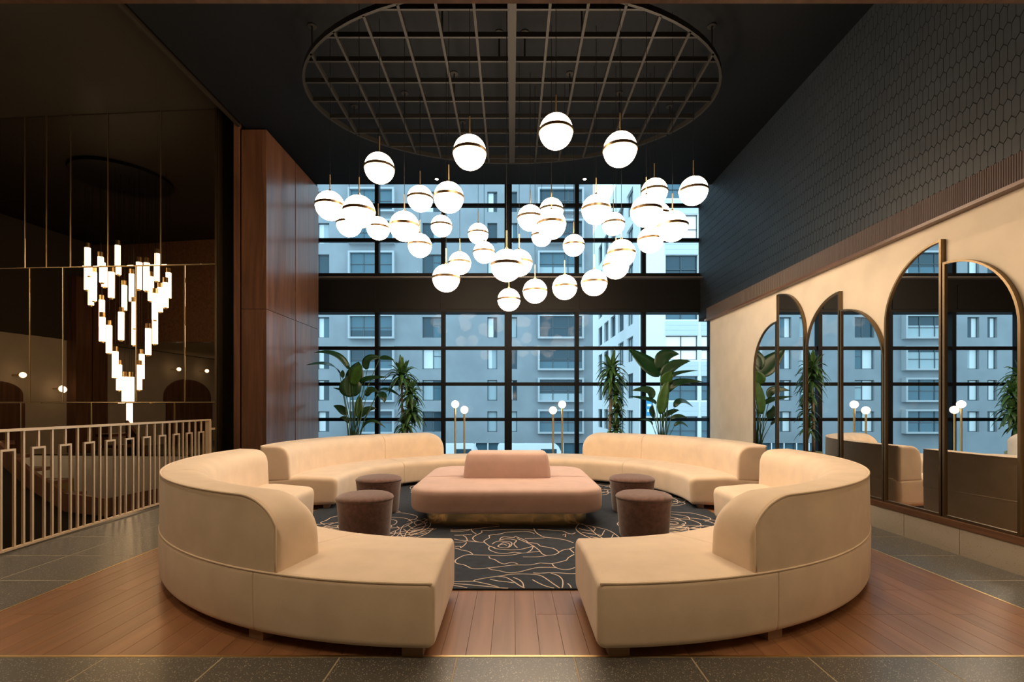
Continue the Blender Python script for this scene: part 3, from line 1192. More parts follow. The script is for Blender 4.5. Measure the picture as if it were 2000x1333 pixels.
# the cushion is made as two halves meeting in a crease across the middle
for sgn in (-1, 1):
    bb = MB()
    k_ = None
    for (d, z) in lv:
        hx = HB - d
        yo = HB - d
        yi = 0.004 + (0.02 if z > 0.41 else 0.0)
        rc = max(0.05, 0.34 - d)
        ring = []
        for i in range(9):
            a = math.radians(90 * i / 8)
            ring.append((hx - rc + rc * math.cos(a), yo - rc + rc * math.sin(a)))
        for i in range(9):
            a = math.radians(90 + 90 * i / 8)
            ring.append((-hx + rc + rc * math.cos(a), yo - rc + rc * math.sin(a)))
        ring.append((-hx, yi))
        ring.append((hx, yi))
        k_ = len(ring)
        zz = [z] * k_
        if z > 0.41:
            zz[-1] -= 0.012
            zz[-2] -= 0.012
        bb.v += [Vector((BX + p[0], BY + sgn * p[1], q)) for p, q in zip(ring, zz)]
    for i in range(len(lv) - 1):
        for j in range(k_):
            j2 = (j + 1) % k_
            bb.f.append((i * k_ + j, i * k_ + j2, (i + 1) * k_ + j2, (i + 1) * k_ + j))
    bb.f.append(tuple(range(k_)))
    bb.f.append(tuple((len(lv) - 1) * k_ + j for j in range(k_)))
    bb.build('seat_cushion', 'pink_velvet', bench, 40)
slab(0.535, 0.23, 0.09, [(0.0, 0.40), (0.0, 0.46), (0.015, 0.60), (0.035, 0.69), (0.055, 0.715), (0.09, 0.728), (0.14, 0.732)], (BX, BY), 'backrest_block', 'pink_velvet', bench)

# =================================================================== STOOLS
g_ = 'round brown velvet stools'
for (x, y, lab) in ((-1.434, 4.75, 'round brown velvet stool left of the pink bench, nearer the front sofa'),
                    (-1.62, 5.92, 'round brown velvet stool left of the pink bench, nearer the window'),
                    (1.30, 4.80, 'round brown velvet stool right of the pink bench, nearer the front sofa'),
                    (1.465, 5.94, 'round brown velvet stool right of the pink bench, nearer the window')):
    r = thing('round_stool', lab, 'stool', (x, y, 0.0135), g_)
    MB().lathe([(0, 0.0), (0.20, 0.0), (0.228, 0.004), (0.235, 0.02), (0.262, 0.33), (0.268, 0.372), (0.262, 0.378), (0.25, 0.379), (0, 0.379)], 40, (x, y, 0.0135)).build('body', 'brown_velvet', r, 50)
    MB().lathe([(0, 0.372), (0.25, 0.372), (0.262, 0.376), (0.272, 0.384), (0.273, 0.392), (0.262, 0.408), (0.235, 0.423), (0.18, 0.434), (0.09, 0.439), (0, 0.44)], 40, (x, y, 0.0135)).build('cushion', 'brown_velvet', r, True)

# =================================================================== RUG with drawn rose lines
RY0, RY1, RX = 3.425, 8.7, 2.42
rug = thing('area_rug', 'dark navy rug with pale line drawn roses under the sofa ring', 'rug', (0, 6, 0))
rp = roundpoly([(-RX, RY0), (RX, RY0), (RX, RY1), (-RX, RY1)], [0.02, 0.02, 1.2, 1.2], 10)
MB().prism(rp, lambda a, c: (a, c, 0.0005), lambda a, c: (a, c, 0.012)).build('pile', 'rug_pile', rug)
lines = [
    [(650, 205), (800, 185), (850, 165), (950, 160), (1100, 150), (1230, 155), (1310, 185)],
    [(650, 205), (600, 215), (610, 250), (560, 275), (520, 305), (560, 345), (620, 385), (700, 400)],
    [(1300, 100), (1330, 160), (1390, 205), (1470, 240), (1620, 255), (1800, 285), (1920, 330)],
    [(480, 140), (490, 165), (430, 195), (370, 225), (345, 260), (380, 300), (440, 315)],
    [(320, 110), (340, 150), (400, 190)],
    [(480, 140), (600, 135), (760, 125), (930, 118), (1150, 122), (1300, 132)],
    [(770, 290), (780, 255), (830, 235), (900, 240), (990, 245), (1010, 230), (1100, 262), (1180, 295), (1210, 325)],
    [(760, 290), (830, 270), (920, 268), (1000, 280), (1030, 300), (990, 340), (1010, 375), (1050, 410)],
    [(650, 350), (690, 320), (760, 302), (850, 308), (920, 312), (960, 335), (940, 380), (880, 405), (800, 402), (740, 385), (760, 362), (830, 350), (880, 370)],
    [(780, 345), (830, 325), (900, 335), (930, 360), (900, 390)],
    [(600, 395), (640, 385), (700, 420), (800, 430), (950, 440), (1100, 430), (1200, 405), (1280, 385)],
    [(600, 395), (600, 430), (660, 465), (760, 492), (880, 495), (1000, 475), (1120, 490), (1250, 475), (1390, 465)],
    [(1290, 385), (1270, 430), (1200, 480), (1100, 492), (950, 520), (760, 530), (560, 522), (360, 517)],
    [(70, 412), (130, 425), (160, 440), (240, 452), (310, 478), (350, 515), (300, 510), (200, 530), (100, 580), (70, 620), (110, 655), (200, 670), (270, 700), (330, 730), (450, 735), (580, 722), (750, 705), (950, 680), (1080, 675), (1250, 675), (1400, 645), (1580, 655), (1720, 625), (1810, 600), (1840, 560), (1930, 510)],
    [(600, 540), (620, 575), (690, 590), (760, 635), (840, 660), (920, 640), (980, 635), (1050, 660)],
    [(590, 725), (650, 750), (760, 765), (880, 795), (1010, 795), (1150, 765), (1320, 722), (1480, 712), (1640, 718)],
    [(1590, 655), (1610, 690), (1680, 730), (1780, 748), (1870, 740), (1940, 715)],
    [(1210, 325), (1350, 340), (1400, 378), (1480, 392), (1600, 415), (1660, 445), (1690, 480), (1620, 515), (1500, 530), (1350, 548), (1130, 548)],
    [(1040, 262), (1180, 320), (1290, 375), (1390, 450), (1430, 500), (1510, 532)],
    [(1690, 478), (1740, 450), (1800, 430), (1860, 425), (1930, 395)],
    [(1860, 428), (1890, 450), (1930, 490)],
    [(1160, 262), (1300, 262), (1470, 250)],
    [(50, 935), (200, 932), (350, 930), (380, 912), (540, 880), (720, 855), (880, 830), (1060, 815), (1250, 820), (1390, 835), (1480, 880), (1600, 965), (1710, 1050)],
    [(1290, 800), (1400, 805), (1540, 797), (1700, 800), (1880, 812), (1960, 808)],
    [(50, 965), (300, 985), (560, 1010), (820, 1040), (900, 1050)],
    [(50, 995), (160, 1012), (260, 1032)],
    [(360, 930), (520, 960), (680, 1000), (780, 1035)],
    [(740, 855), (870, 870), (1000, 945), (1090, 1005), (1160, 1050)],
    [(980, 870), (1070, 905), (1130, 960), (1140, 1020)],
    [(620, 900), (740, 925), (880, 940), (990, 955)],
    [(1570, 805), (1680, 840), (1745, 900), (1755, 970), (1745, 1050)],
    [(1280, 905), (1380, 960), (1500, 1010), (1620, 1050)],
    [(1830, 965), (1870, 1000), (1890, 1050)],
    [(0, 130), (150, 128), (330, 118), (420, 105), (600, 85), (760, 68)],
    [(0, 150), (180, 150), (300, 125)], [(60, 210), (200, 208), (330, 195)], [(60, 270), (150, 288), (280, 300), (440, 318), (520, 322)],
    [(60, 318), (180, 318), (260, 295), (240, 240), (200, 215)], [(70, 385), (160, 385), (150, 410), (210, 370), (250, 325)],
    [(1360, 118), (1560, 130), (1760, 145), (1820, 175), (1900, 190), (1950, 170)], [(1750, 210), (1800, 190), (1790, 240)],
]
WL = 0.009


def ribbon(bb, pts, w, z=0.0138):
    # smooth through Catmull-Rom, flat strip
    P_ = []
    n = len(pts)
    for i in range(n - 1):
        p0, p1, p2, p3 = pts[max(i - 1, 0)], pts[i], pts[i + 1], pts[min(i + 2, n - 1)]
        m_ = max(2, int((p2 - p1).length / 0.05))
        for j in range(m_):
            t_ = j / m_
            P_.append(0.5 * ((2 * p1) + (p2 - p0) * t_ + (2 * p0 - 5 * p1 + 4 * p2 - p3) * t_ ** 2 + (3 * p1 - p0 - 3 * p2 + p3) * t_ ** 3))
    P_.append(pts[-1])
    st = len(bb.v)
    for i, p in enumerate(P_):
        d = P_[min(i + 1, len(P_) - 1)] - P_[max(i - 1, 0)]
        if d.length < 1e-6:
            d = Vector((1, 0))
        d.normalize()
        nn = Vector((-d.y, d.x)) * w / 2
        for q in (p + nn, p - nn):
            bb.v.append(Vector((q.x, q.y, 0.0119)))
        for q in (p + nn * 0.8, p - nn * 0.8):
            bb.v.append(Vector((q.x, q.y, z)))
    for i in range(len(P_) - 1):
        a, c = st + 4 * i, st + 4 * (i + 1)
        bb.f += [(a + 2, c + 2, c + 3, a + 3), (a, c, c + 2, a + 2), (a + 3, c + 3, c + 1, a + 1)]


bb = MB()
rl = random.Random(11)


def clip_ok(p):
    return -RX + 0.03 < p.x < RX - 0.03 and RY0 + 0.01 < p.y < RY1 - 0.15


for ln in lines:
    pts = []
    for (zx, zy) in ln:
        p = on_z(880 + zx / 8, 1020 + zy / 8, 0.012)
        pts.append(Vector((p.x, max(p.y, RY0 + 0.006))))
    ribbon(bb, pts, WL)


def rose(cx, cy, R, rot):
    for ring, (rr, m_) in enumerate(((1.0, 5), (0.74, 4), (0.5, 3), (0.28, 3), (0.12, 2))):
        for q in range(m_):
            a0 = rot + ring * 0.7 + 2 * PI * q / m_
            a1 = a0 + 2 * PI / m_ * 1.18
            pts = []
            for i in range(9):
                t_ = i / 8
                a = a0 + (a1 - a0) * t_
                r_ = R * rr * (0.80 + 0.22 * math.sin(PI * t_) + rl.uniform(-0.035, 0.035)) * (1 - 0.16 * (t_ < 0.01) - 0.1 * (t_ > 0.99))
                pts.append(Vector((cx + r_ * math.cos(a), cy + r_ * math.sin(a))))
            if all(clip_ok(p) for p in pts):
                ribbon(bb, pts, WL)


def leafline(cx, cy, ang, L, W):
    d = Vector((math.cos(ang), math.sin(ang)))
    s_ = Vector((-d.y, d.x))
    c = Vector((cx, cy))
    mid = [c + d * L * t_ + s_ * 0.04 * math.sin(5 * t_) for t_ in (0, .25, .5, .75, 1)]
    allp = [mid]
    for sg in (-1, 1):
        allp.append([c + d * L * t_ + s_ * sg * W * math.sin(PI * min(1, t_ * 1.02)) ** 0.8 * (1 + rl.uniform(-.12, .12)) for t_ in (0.02, .2, .4, .6, .8, .99)])
        for q in (0.2, 0.4, 0.6):
            allp.append([c + d * L * q, c + d * L * (q + 0.12) + s_ * sg * W * 0.45, c + d * L * (q + 0.2) + s_ * sg * W * 0.8 * math.sin(PI * (q + .2))])
    for pp in allp:
        if all(clip_ok(p) for p in pp):
            ribbon(bb, pp, WL)


for (cx, cy, R, ro__) in ((-1.55, 5.25, 0.62, 0.4), (1.75, 5.35, 0.6, 1.4), (-1.0, 7.6, 0.62, 2.0), (1.1, 7.6, 0.62, 0.3), (-2.0, 6.5, 0.35, 1), (2.0, 6.6, 0.35, 2), (-1.5, 4.1, 0.5, 2.4), (1.5, 4.1, 0.5, 0.8)):
    rose(cx, cy, R, ro__)
for (cx, cy, an, L, W) in ((-1.35, 4.45, 0.9, 0.85, 0.16), (-1.05, 4.75, 1.5, 0.8, 0.14), (1.0, 4.5, 1.9, 0.85, 0.17), (1.15, 4.55, 0.7, 0.95, 0.16), (1.3, 5.05, 0.1, 0.95, 0.15), (-1.35, 5.9, 2.9, 0.8, 0.14), (1.35, 6.0, 0.5, 0.85, 0.14), (-2.2, 5.0, 0.3, 0.75, 0.12), (1.2, 4.2, 2.6, 0.5, 0.1)):
    leafline(cx, cy, an, L, W)
bb.build('rose_line_drawing', 'rug_line', rug)['kind'] = 'stuff'

# =================================================================== WALL MIRRORS
MW = 0.678
halves = [  # (y seam, direction of curved side, top height, label)
    (7.20, 1, 2.55, 'shorter half of the farthest mirrored arch'),
    (7.185, -1, 2.94, 'taller half of the farthest arched mirror on the right wall'),
    (5.81, 1, 2.67, 'taller half of the middle arched mirror on the right wall'),
    (5.795, -1, 2.44, 'shorter half of the middle arched mirror on the right wall'),
    (4.43, 1, 2.82, 'taller half of the nearest arched mirror on the right wall'),
    (4.415, -1, 2.60, 'shorter half of the nearest mirrored arch, at picture edge')]
for (ys, sg, top, lab) in halves:
    r = thing('arched_mirror', 'bronze framed quarter arch mirror, ' + lab, 'mirror', (XW - 0.02, ys + sg * MW / 2, 0.29), 'split arch mirrors')
    z0 = 0.292

    def outline(d):
        R = MW - 2 * d if False else MW - d
        pts = [(d, z0 + d), (MW - d, z0 + d)]
        zc_ = top - MW
        for i in range(17):
            a = PI / 2 * i / 16
            pts.append((d + (MW - 2 * d) * math.cos(a), zc_ + (MW - d) * math.sin(a)))
        return pts
    fw = 0.022
    O_, I_ = outline(0.0), outline(fw)
    n = len(O_)
    fb = MB()
    for dx in (0.003, 0.045):
        fb.v += [Vector((XW - dx, ys + sg * p[0], p[1])) for p in O_]
    for dx in (0.045, 0.003):
        fb.v += [Vector((XW - dx, ys + sg * p[0], p[1])) for p in I_]
    for L in range(3):
        for i in range(n):
            j = (i + 1) % n
            fb.f.append((L * n + i, L * n + j, (L + 1) * n + j, (L + 1) * n + i))
    fb.build('frame', 'bronze', r)
    gb = MB()
    gb.v = [Vector((XW - 0.030, ys + sg * p[0], p[1])) for p in outline(fw * 0.8)]
    gb.f = [tuple(range(len(gb.v)))]
    gb.build('glass', 'mirror', r)

# =================================================================== RAILING
RA, RB = Vector((-4.45 + 0.0735 * 1.9, 4.23 - 1.9, 0)), Vector((-4.665, 7.50, 0))
rd = (RB - RA).normalized()
RL = (RB - RA).length
rail = thing('railing', 'champagne metal railing with hairpin balusters along the stair void', 'railing', tuple(RA))
RH = 1.095


def rpt(s, z):
    p = RA + rd * s
    return Vector((p.x, p.y, z))


MB().bar(rpt(0, RH - 0.012), rpt(RL, RH - 0.012), 0.05, 0.024).build('top_rail', 'rail_paint', rail)
MB().bar(rpt(0, 0.03), rpt(RL, 0.03), 0.04, 0.018).build('bottom_rail', 'rail_paint', rail)
for s in (RL - 0.03, 0.03):
    MB().bar(rpt(s, 0.0), rpt(s, RH - 0.024), 0.06, 0.06, (rd.x, rd.y, 0)).build('post', 'rail_paint', rail)
MB().bar(rpt(RL, 0.94), rpt(RL + 0.16, 0.94), 0.03, 0.03).build('wall_bracket', 'rail_paint', rail)


def rail_s(px):
    k_ = (px - CX) / F
    return (k_ * RA.y - RA.x) / (rd.x - k_ * rd.y)


s_end = RL - 0.03
hp = [rail_s(760 * 0 + zx / 3.03) for zx in (1190, 43)]
pitch = (hp[0] - hp[1]) / 10.0
bw = 0.019
s = hp[0]
while s > 0.15:
    hw = 0.062
    b_ = MB()
    b_.bar(rpt(s - hw, 0.039), rpt(s - hw, 0.90), bw, bw, (rd.x, rd.y, 0))
    b_.bar(rpt(s + hw, 0.039), rpt(s + hw, 0.90), bw, bw, (rd.x, rd.y, 0))
    b_.bar(rpt(s - hw - bw / 2, 0.907), rpt(s + hw + bw / 2, 0.907), bw, bw)
    b_.bar(rpt(s, 0.914), rpt(s, RH - 0.024), bw, bw, (rd.x, rd.y, 0))
    b_.build('hairpin_baluster', 'rail_paint', rail)
    s2 = s - pitch / 2
    if s2 > 0.1:
        MB().bar(rpt(s2, 0.039), rpt(s2, RH - 0.024), bw, bw, (rd.x, rd.y, 0)).build('straight_baluster', 'rail_paint', rail)
    s -= pitch

# stair below, seen through the railing
stair = thing('staircase', 'dark wood curved staircase descending below the railing', 'staircase', (-6.2, 6.8, -3.5))
path_ = [at(-60, 850, 6.6), at(0, 882, 6.7), at(60, 935, 6.8), at(130, 980, 6.95), at(210, 990, 7.1), at(300, 972, 7.25), at(360, 960, 7.3)]
sb = MB()
for i, p in enumerate(path_):
    for dz in (0.12, -0.14):
        for dy in (-0.03, 0.03):
            sb.v.append(p + Vector((0, dy, dz)))
for i in range(len(path_) - 1):
    a, c = 4 * i, 4 * i + 4
    for (p, q) in ((0, 1), (1, 3), (3, 2), (2, 0)):
        sb.f.append((a + p, a + q, c + q, c + p))
sb.build('stringer', 'walnut', stair)
sb = MB()
for p in path_:
    sb.v += [p + Vector((0, 0.02, -0.13)), Vector((p.x, p.y + 0.02, -3.5))]
for i in range(len(path_) - 1):
    sb.f.append((2 * i, 2 * i + 1, 2 * i + 3, 2 * i + 2))
sb.build('side_panel', 'dark_wall', stair)
for i in range(6):
    q = path_[0].lerp(path_[3], i / 5.0)
    MB().box(q.x - 0.16, q.x + 0.16, q.y + 0.04, q.y + 0.45, q.z - 0.16, q.z - 0.11).build('tread', 'walnut', stair)

# =================================================================== CEILING GRID
GA, GB_, GY, GZ = 2.65, 1.70, 6.37, 5.34
gr = thing('ceiling_grid', 'oval dark metal ceiling grid that carries the globe pendants', 'ceiling grid', (0, GY, GZ))
ring = MB()
n = 72
for (a, b_, z) in ((0.0, 0.0, -0.03), (0.03, 0.03, -0.03), (0.03, 0.03, 0.03), (0, 0, 0.03)):
    ring.v += [Vector(((GA - a) * math.cos(2 * PI * i / n), GY + (GB_ - b_) * math.sin(2 * PI * i / n), GZ + z)) for i in range(n)]
for L in range(4):
    for i in range(n):
        j = (i + 1) % n
        ring.f.append((L * n + i, L * n + j, ((L + 1) % 4) * n + j, ((L + 1) % 4) * n + i))
ring.build('rim', 'grid_metal', gr, 40)
ys_ = [4.93 + 0.3715 * i for i in range(9)]
for y in ys_:
    hx = GA * math.sqrt(max(0, 1 - ((y - GY) / GB_) ** 2)) - 0.02
    MB().box(-hx, hx, y - 0.012, y + 0.012, GZ - 0.025, GZ + 0.03).build('cross_bar', 'grid_metal', gr)
for i in range(-6, 7):
    x = 0.382 * i
    hy = GB_ * math.sqrt(max(0, 1 - (x / GA) ** 2)) - 0.02
    w = 0.045 if i == 0 else 0.014
    MB().box(x - w, x + w, GY - hy, GY + hy, GZ - 0.03, GZ + 0.025).build('long_bar', 'grid_metal', gr)
for (x, y) in ((-2.3, 5.6), (2.3, 5.6), (-2.3, 7.1), (2.3, 7.1), (-0.76, 5.3), (0.76, 5.3), (-0.76, 6.4), (0.76, 6.4), (-0.76, 7.5), (0.76, 7.5), (-0.15, 5.7), (0.15, 5.7), (-1.5, 6.8), (1.5, 6.8)):
    b_ = MB()
    b_.tube([(x, y, GZ), (x, y, ZC)], 0.011, 6)
    b_.lathe([(0, -0.012), (0.05, -0.012), (0.05, 0), (0, 0)], 12, (x, y, ZC))
    b_.build('hanger_rod', 'grid_metal', gr)

# =================================================================== GLOBE PENDANTS
GD = 0.33
globes = [(741.2, 328.9, 57), (917.4, 298.3, 64), (644.4, 402.3, 55), (701.2, 413.7, 61), (682, 438, 48), (738.7, 446.5, 44), (790, 442.7, 57),
          (820.6, 388.5, 49), (876.4, 386, 58), (862.2, 442, 41), (934, 456.9, 39.5), (945.4, 493.4, 41.6), (820, 480, 45.5), (898, 514.5, 43.5),
          (871.3, 544, 53), (994, 586, 44), (989.5, 519, 62), (1086, 257.3, 65), (1211, 292.3, 64.5), (1354.4, 373.3, 54), (1278, 374.9, 50),
          (1262.4, 412.7, 60), (1313.4, 442.6, 58), (1270, 469.4, 49), (1164.4, 409.8, 56), (1198, 438, 43.5), (1213.5, 496, 54), (1203, 520, 50),
          (1160.6, 552.9, 50), (1103, 561.7, 47.8), (1045, 569.2, 47), (1120.6, 479.8, 41.6), (1077, 439, 56), (1077, 411, 46), (1035.5, 426.2, 49),
          (1058, 461.5, 40), (1014, 514, 51), (1285, 420, 46)]
globes.sort(key=lambda q: (q[0], q[1]))
ones = ['', 'first', 'second', 'third', 'fourth', 'fifth', 'sixth', 'seventh', 'eighth', 'ninth', 'tenth', 'eleventh', 'twelfth', 'thirteenth', 'fourteenth', 'fifteenth', 'sixteenth', 'seventeenth', 'eighteenth', 'nineteenth']
tens = {2: 'twent', 3: 'thirt', 4: 'fort'}


def ordinal(n_):
    if n_ < 20:
        return ones[n_]
    return tens[n_ // 10] + ('ieth' if n_ % 10 == 0 else 'y-' + ones[n_ % 10])


R_ = GD / 2
glb = MB().lathe([(0, -R_)] + [(R_ * math.sin(PI * i / 24), -R_ * math.cos(PI * i / 24)) for i in range(1, 24)] + [(0, R_)], 40).build('globe', 'globe_glass', None, True)
band = MB().lathe([(R_ - 0.006, -0.015), (R_ + 0.006, -0.015), (R_ + 0.006, 0.015), (R_ - 0.006, 0.015), (R_ - 0.006, -0.015)], 40).build('band', 'bronze', None, 40)
stem_b = MB()
stem_b.tube([(0, 0, R_ - 0.005), (0, 0, R_ + 0.20)], 0.0065, 8)
stem_b.lathe([(0, -0.004), (0.022, -0.004), (0.018, 0.012), (0.007, 0.03), (0, 0.03)], 12, (0, 0, R_))
stem = stem_b.build('stem', 'brass', None, 40)
cab = MB().tube([(0, 0, 0), (0, 0, 1)], 0.003, 6).build('cable', 'black_metal')
protos = (glb, band, stem, cab)
for i, (px, py, w) in enumerate(globes):
    Yg = F * GD / w
    p = at(px, py, Yg)
    lab = 'white globe pendant with brass band, ' + ordinal(i + 1) + ' from the left of the whole cluster'
    r = thing('globe_pendant', lab, 'pendant lamp', tuple(p), 'globe pendants of the cluster')
    for q in protos:
        c = q.copy()
        COL.objects.link(c)
        c.parent = r
        if q is cab:
            c.location = (0, 0, R_ + 0.2)
            c.scale = (1, 1, ZC + 0.002 - p.z - R_ - 0.2)
for q in protos:
    bpy.data.objects.remove(q)

# ceiling downlights near the window
for (px, lab) in ((853, 'left one of the two small ceiling downlights near the window'), (1142, 'right one of the two small ceiling downlights near the window')):
    Yd = F * (ZC - H) / (HY - 350)
    x = (px - CX) * Yd / F
    r = thing('downlight', lab, 'downlight', (x, Yd, ZC), 'ceiling downlights')
    MB().lathe([(0.035, 0.002), (0.035, -0.006), (0.055, -0.006), (0.055, 0.002)], 20, (x, Yd, ZC)).build('trim_ring', 'black_metal', r)
    MB().lathe([(0, -0.004), (0.034, -0.004), (0.034, 0.0), (0, 0.0)], 20, (x, Yd, ZC)).build('lens', 'downlight_glow', r)
# downlights in the low ceiling on the camera side
k = 0
for x in (-8.5, -5.5, -2.9, -0.9, 1.1, 3.1):
    k += 1
    for y, row_ in ((-2.5, 'rear'), (1.2, 'front')):
        r = thing('recessed_downlight', 'recessed downlight of the low camera side ceiling, ' + row_ + ' row, ' + ['', 'first', 'second', 'third', 'fourth', 'fifth', 'sixth'][k] + ' from left', 'downlight', (x, y, ZLOW), 'recessed downlights of the low ceiling')
        MB().lathe([(0, -0.002), (0.05, -0.002), (0.05, 0.02), (0, 0.02)], 16, (x, y, ZLOW + 0.015)).build('lens', 'downlight_glow', r)
        ld = bpy.data.lights.new('downlight_beam', 'SPOT')
        ld.energy = 50
        ld.color = (1.0, 0.74, 0.46)
        ld.spot_size = math.radians(110)
        ld.spot_blend = 0.8
        ld.shadow_soft_size = 0.05
        lo = bpy.data.objects.new('downlight_beam', ld)
        COL.objects.link(lo)
        lo.location = (x, y, ZLOW - 0.02)
        put(lo, r)

for (x, y, lab) in ((2.9, 3.1, 'added unseen ceiling downlight above the nearest arched mirror'), (2.9, 4.7, 'added unseen ceiling downlight above the middle arched mirror'),
                    (-3.1, 3.1, 'added unseen ceiling downlight above the near end of the railing'), (-3.1, 4.7, 'added unseen ceiling downlight above the middle of the railing')):  # lamps added out of view to brighten the outer sofa backs and mirror side
    r = thing('downlight', lab, 'downlight', (x, y, ZC), 'ceiling downlights')
    MB().lathe([(0, -0.004), (0.05, -0.004), (0.05, 0.0), (0, 0.0)], 20, (x, y, ZC)).build('lens', 'downlight_glow', r)
    ld = bpy.data.lights.new('downlight_beam', 'SPOT')
    ld.energy = 180
    ld.color = (1.0, 0.72, 0.44)
    ld.spot_size = math.radians(62)
    ld.spot_blend = 0.9
    ld.shadow_soft_size = 0.05
    lo = bpy.data.objects.new('downlight_beam', ld)
    COL.objects.link(lo)
    lo.location = (x, y, ZC - 0.02)
    put(lo, r)

# =================================================================== CHANDELIER in the stair void (seen reflected in the mirrored wall)
tubes = [(118, 88, 275), (103, 215, 370), (150, 250, 445), (130, 290, 475), (207, 150, 320), (222, 190, 350), (270, 250, 425), (318, 68, 265), (358, 340, 510),
         (410, 262, 450), (205, 440, 625), (208, 560, 725), (255, 615, 805), (338, 525, 715), (428, 455, 635), (430, 575, 750), (465, 185, 370), (517, 188, 380),
         (548, 285, 450), (590, 125, 315), (612, 360, 525), (648, 325, 495), (670, 258, 430), (575, 400, 580), (577, 565, 745), (530, 640, 820), (298, 795, 975),
         (325, 885, 1060), (365, 968, 1140), (408, 970, 1140), (487, 815, 985), (470, 890, 1060), (395, 1145, 1300)]
tubes = [(140 + a / 3.51, 460 + c / 3.51, 460 + d / 3.51) for (a, c, d) in tubes]


cc = reflect(at(240, 500, 9.97))
ch = thing('chandelier', 'heart shaped chandelier of glowing glass tubes reflected in the mirrored wall', 'chandelier', (cc.x, cc.y, 5.98))
MB().lathe([(0, -0.06), (0.85, -0.06), (0.85, 0.0), (0, 0.0)], 40, (cc.x, cc.y, 5.98)).build('canopy', 'black_metal', ch)
rt = random.Random(5)
for (px, y0, y1) in tubes:
    dep = 9.97 + rt.uniform(-0.55, 0.55)
    a, c = reflect(at(px, y0, dep)), reflect(at(px, y1, dep))
    t_ = MB().tube([(a.x, a.y, a.z), (a.x, a.y, c.z)], 0.050, 14).build('glass_tube', 'tube_glass', ch, 40)
    b_ = MB()
    b_.tube([(a.x, a.y, a.z + 0.001), (a.x, a.y, a.z + 0.10)], 0.046, 12)
    b_.tube([(a.x, a.y, c.z - 0.03), (a.x, a.y, c.z - 0.001)], 0.03, 12)
    b_.build('cap', 'brass_dull', t_)
    MB().tube([(a.x, a.y, a.z + 0.10), (a.x, a.y, 5.93)], 0.003, 5).build('cable', 'black_metal', t_)

# =================================================================== FLOOR LAMPS
for (pa, pb, lab) in (((889, 790), (907, 801), 'two globe brass floor lamp left of the centre mullion'), ((1098, 790.5), (1080, 802), 'two globe brass floor lamp right of the centre mullion')):
    Yl = 9.72
    a, c = at(*pa, Yl), at(*pb, Yl - 0.06)
    r = thing('floor_lamp', lab, 'floor lamp', ((a.x + c.x) / 2, Yl, 0), 'two globe floor lamps')
    MB().lathe([(0, 0), (0.17, 0), (0.17, 0.02), (0, 0.025)], 28, ((a.x + c.x) / 2, Yl - 0.03, 0)).build('base', 'brass', r)
    for p in (a, c):
        MB().tube([(p.x, p.y, 0.02), (p.x, p.y, p.z - 0.06)], 0.019, 12).build('pole', 'brass', r, 40)
        MB().lathe([(0, -0.075)] + [(0.075 * math.sin(PI * i / 12), -0.075 * math.cos(PI * i / 12)) for i in range(1, 12)] + [(0, 0.075)], 20, p).build('globe', 'small_globe', r, True)


# =================================================================== PLANTS
def leaf(base, mid, tip, width, nrm, name, mat, parent, fold=0.25, seg=10):
    base, mid, tip = Vector(base), Vector(mid), Vector(tip)
    ctrl = mid * 2 - (base + tip) * 0.5
    bb = MB()
    for i in range(seg + 1):
        t_ = i / seg
        p = base * (1 - t_) ** 2 + ctrl * 2 * t_ * (1 - t_) + tip * t_ ** 2
        d = (ctrl - base) * (1 - t_) + (tip - ctrl) * t_
        if d.length < 1e-6:
            d = tip - base
        d.normalize()
        side = d.cross(nrm)
        if side.length < 1e-4:
            side = Vector((1, 0, 0))
        side.normalize()
        up = side.cross(d)
        w = width * 0.5 * (math.sin(PI * min(1, max(0, t_ * 0.97 + 0.03)) ** 0.72)) ** 0.75
        w = max(w, 0.002)
        for (q, z) in ((-1, 1), (-0.5, 0.35), (0, 0), (0.5, 0.35), (1, 1)):
            bb.v.append(p + side * (q * w) + up * (z * w * fold))
    for i in range(seg):
        for j in range(4):
            a = i * 5 + j
            bb.f.append((a, a + 1, a + 6, a + 5))
    o = bb.build(name, mat, parent, True)
    md = o.modifiers.new('thickness', 'SOLIDIFY')
    md.thickness = 0.003
    return o


def pot(c, r, h, parent):
    MB().lathe([(0, 0.0), (r * 0.92, 0.0), (r, 0.02), (r, h), (r - 0.02, h), (r - 0.02, h - 0.05), (0, h - 0.05)], 36, c).build('pot', 'brass', parent, 40)
    MB().lathe([(0, h - 0.045), (r - 0.02, h - 0.045)], 24, c).build('soil', 'soil', parent)


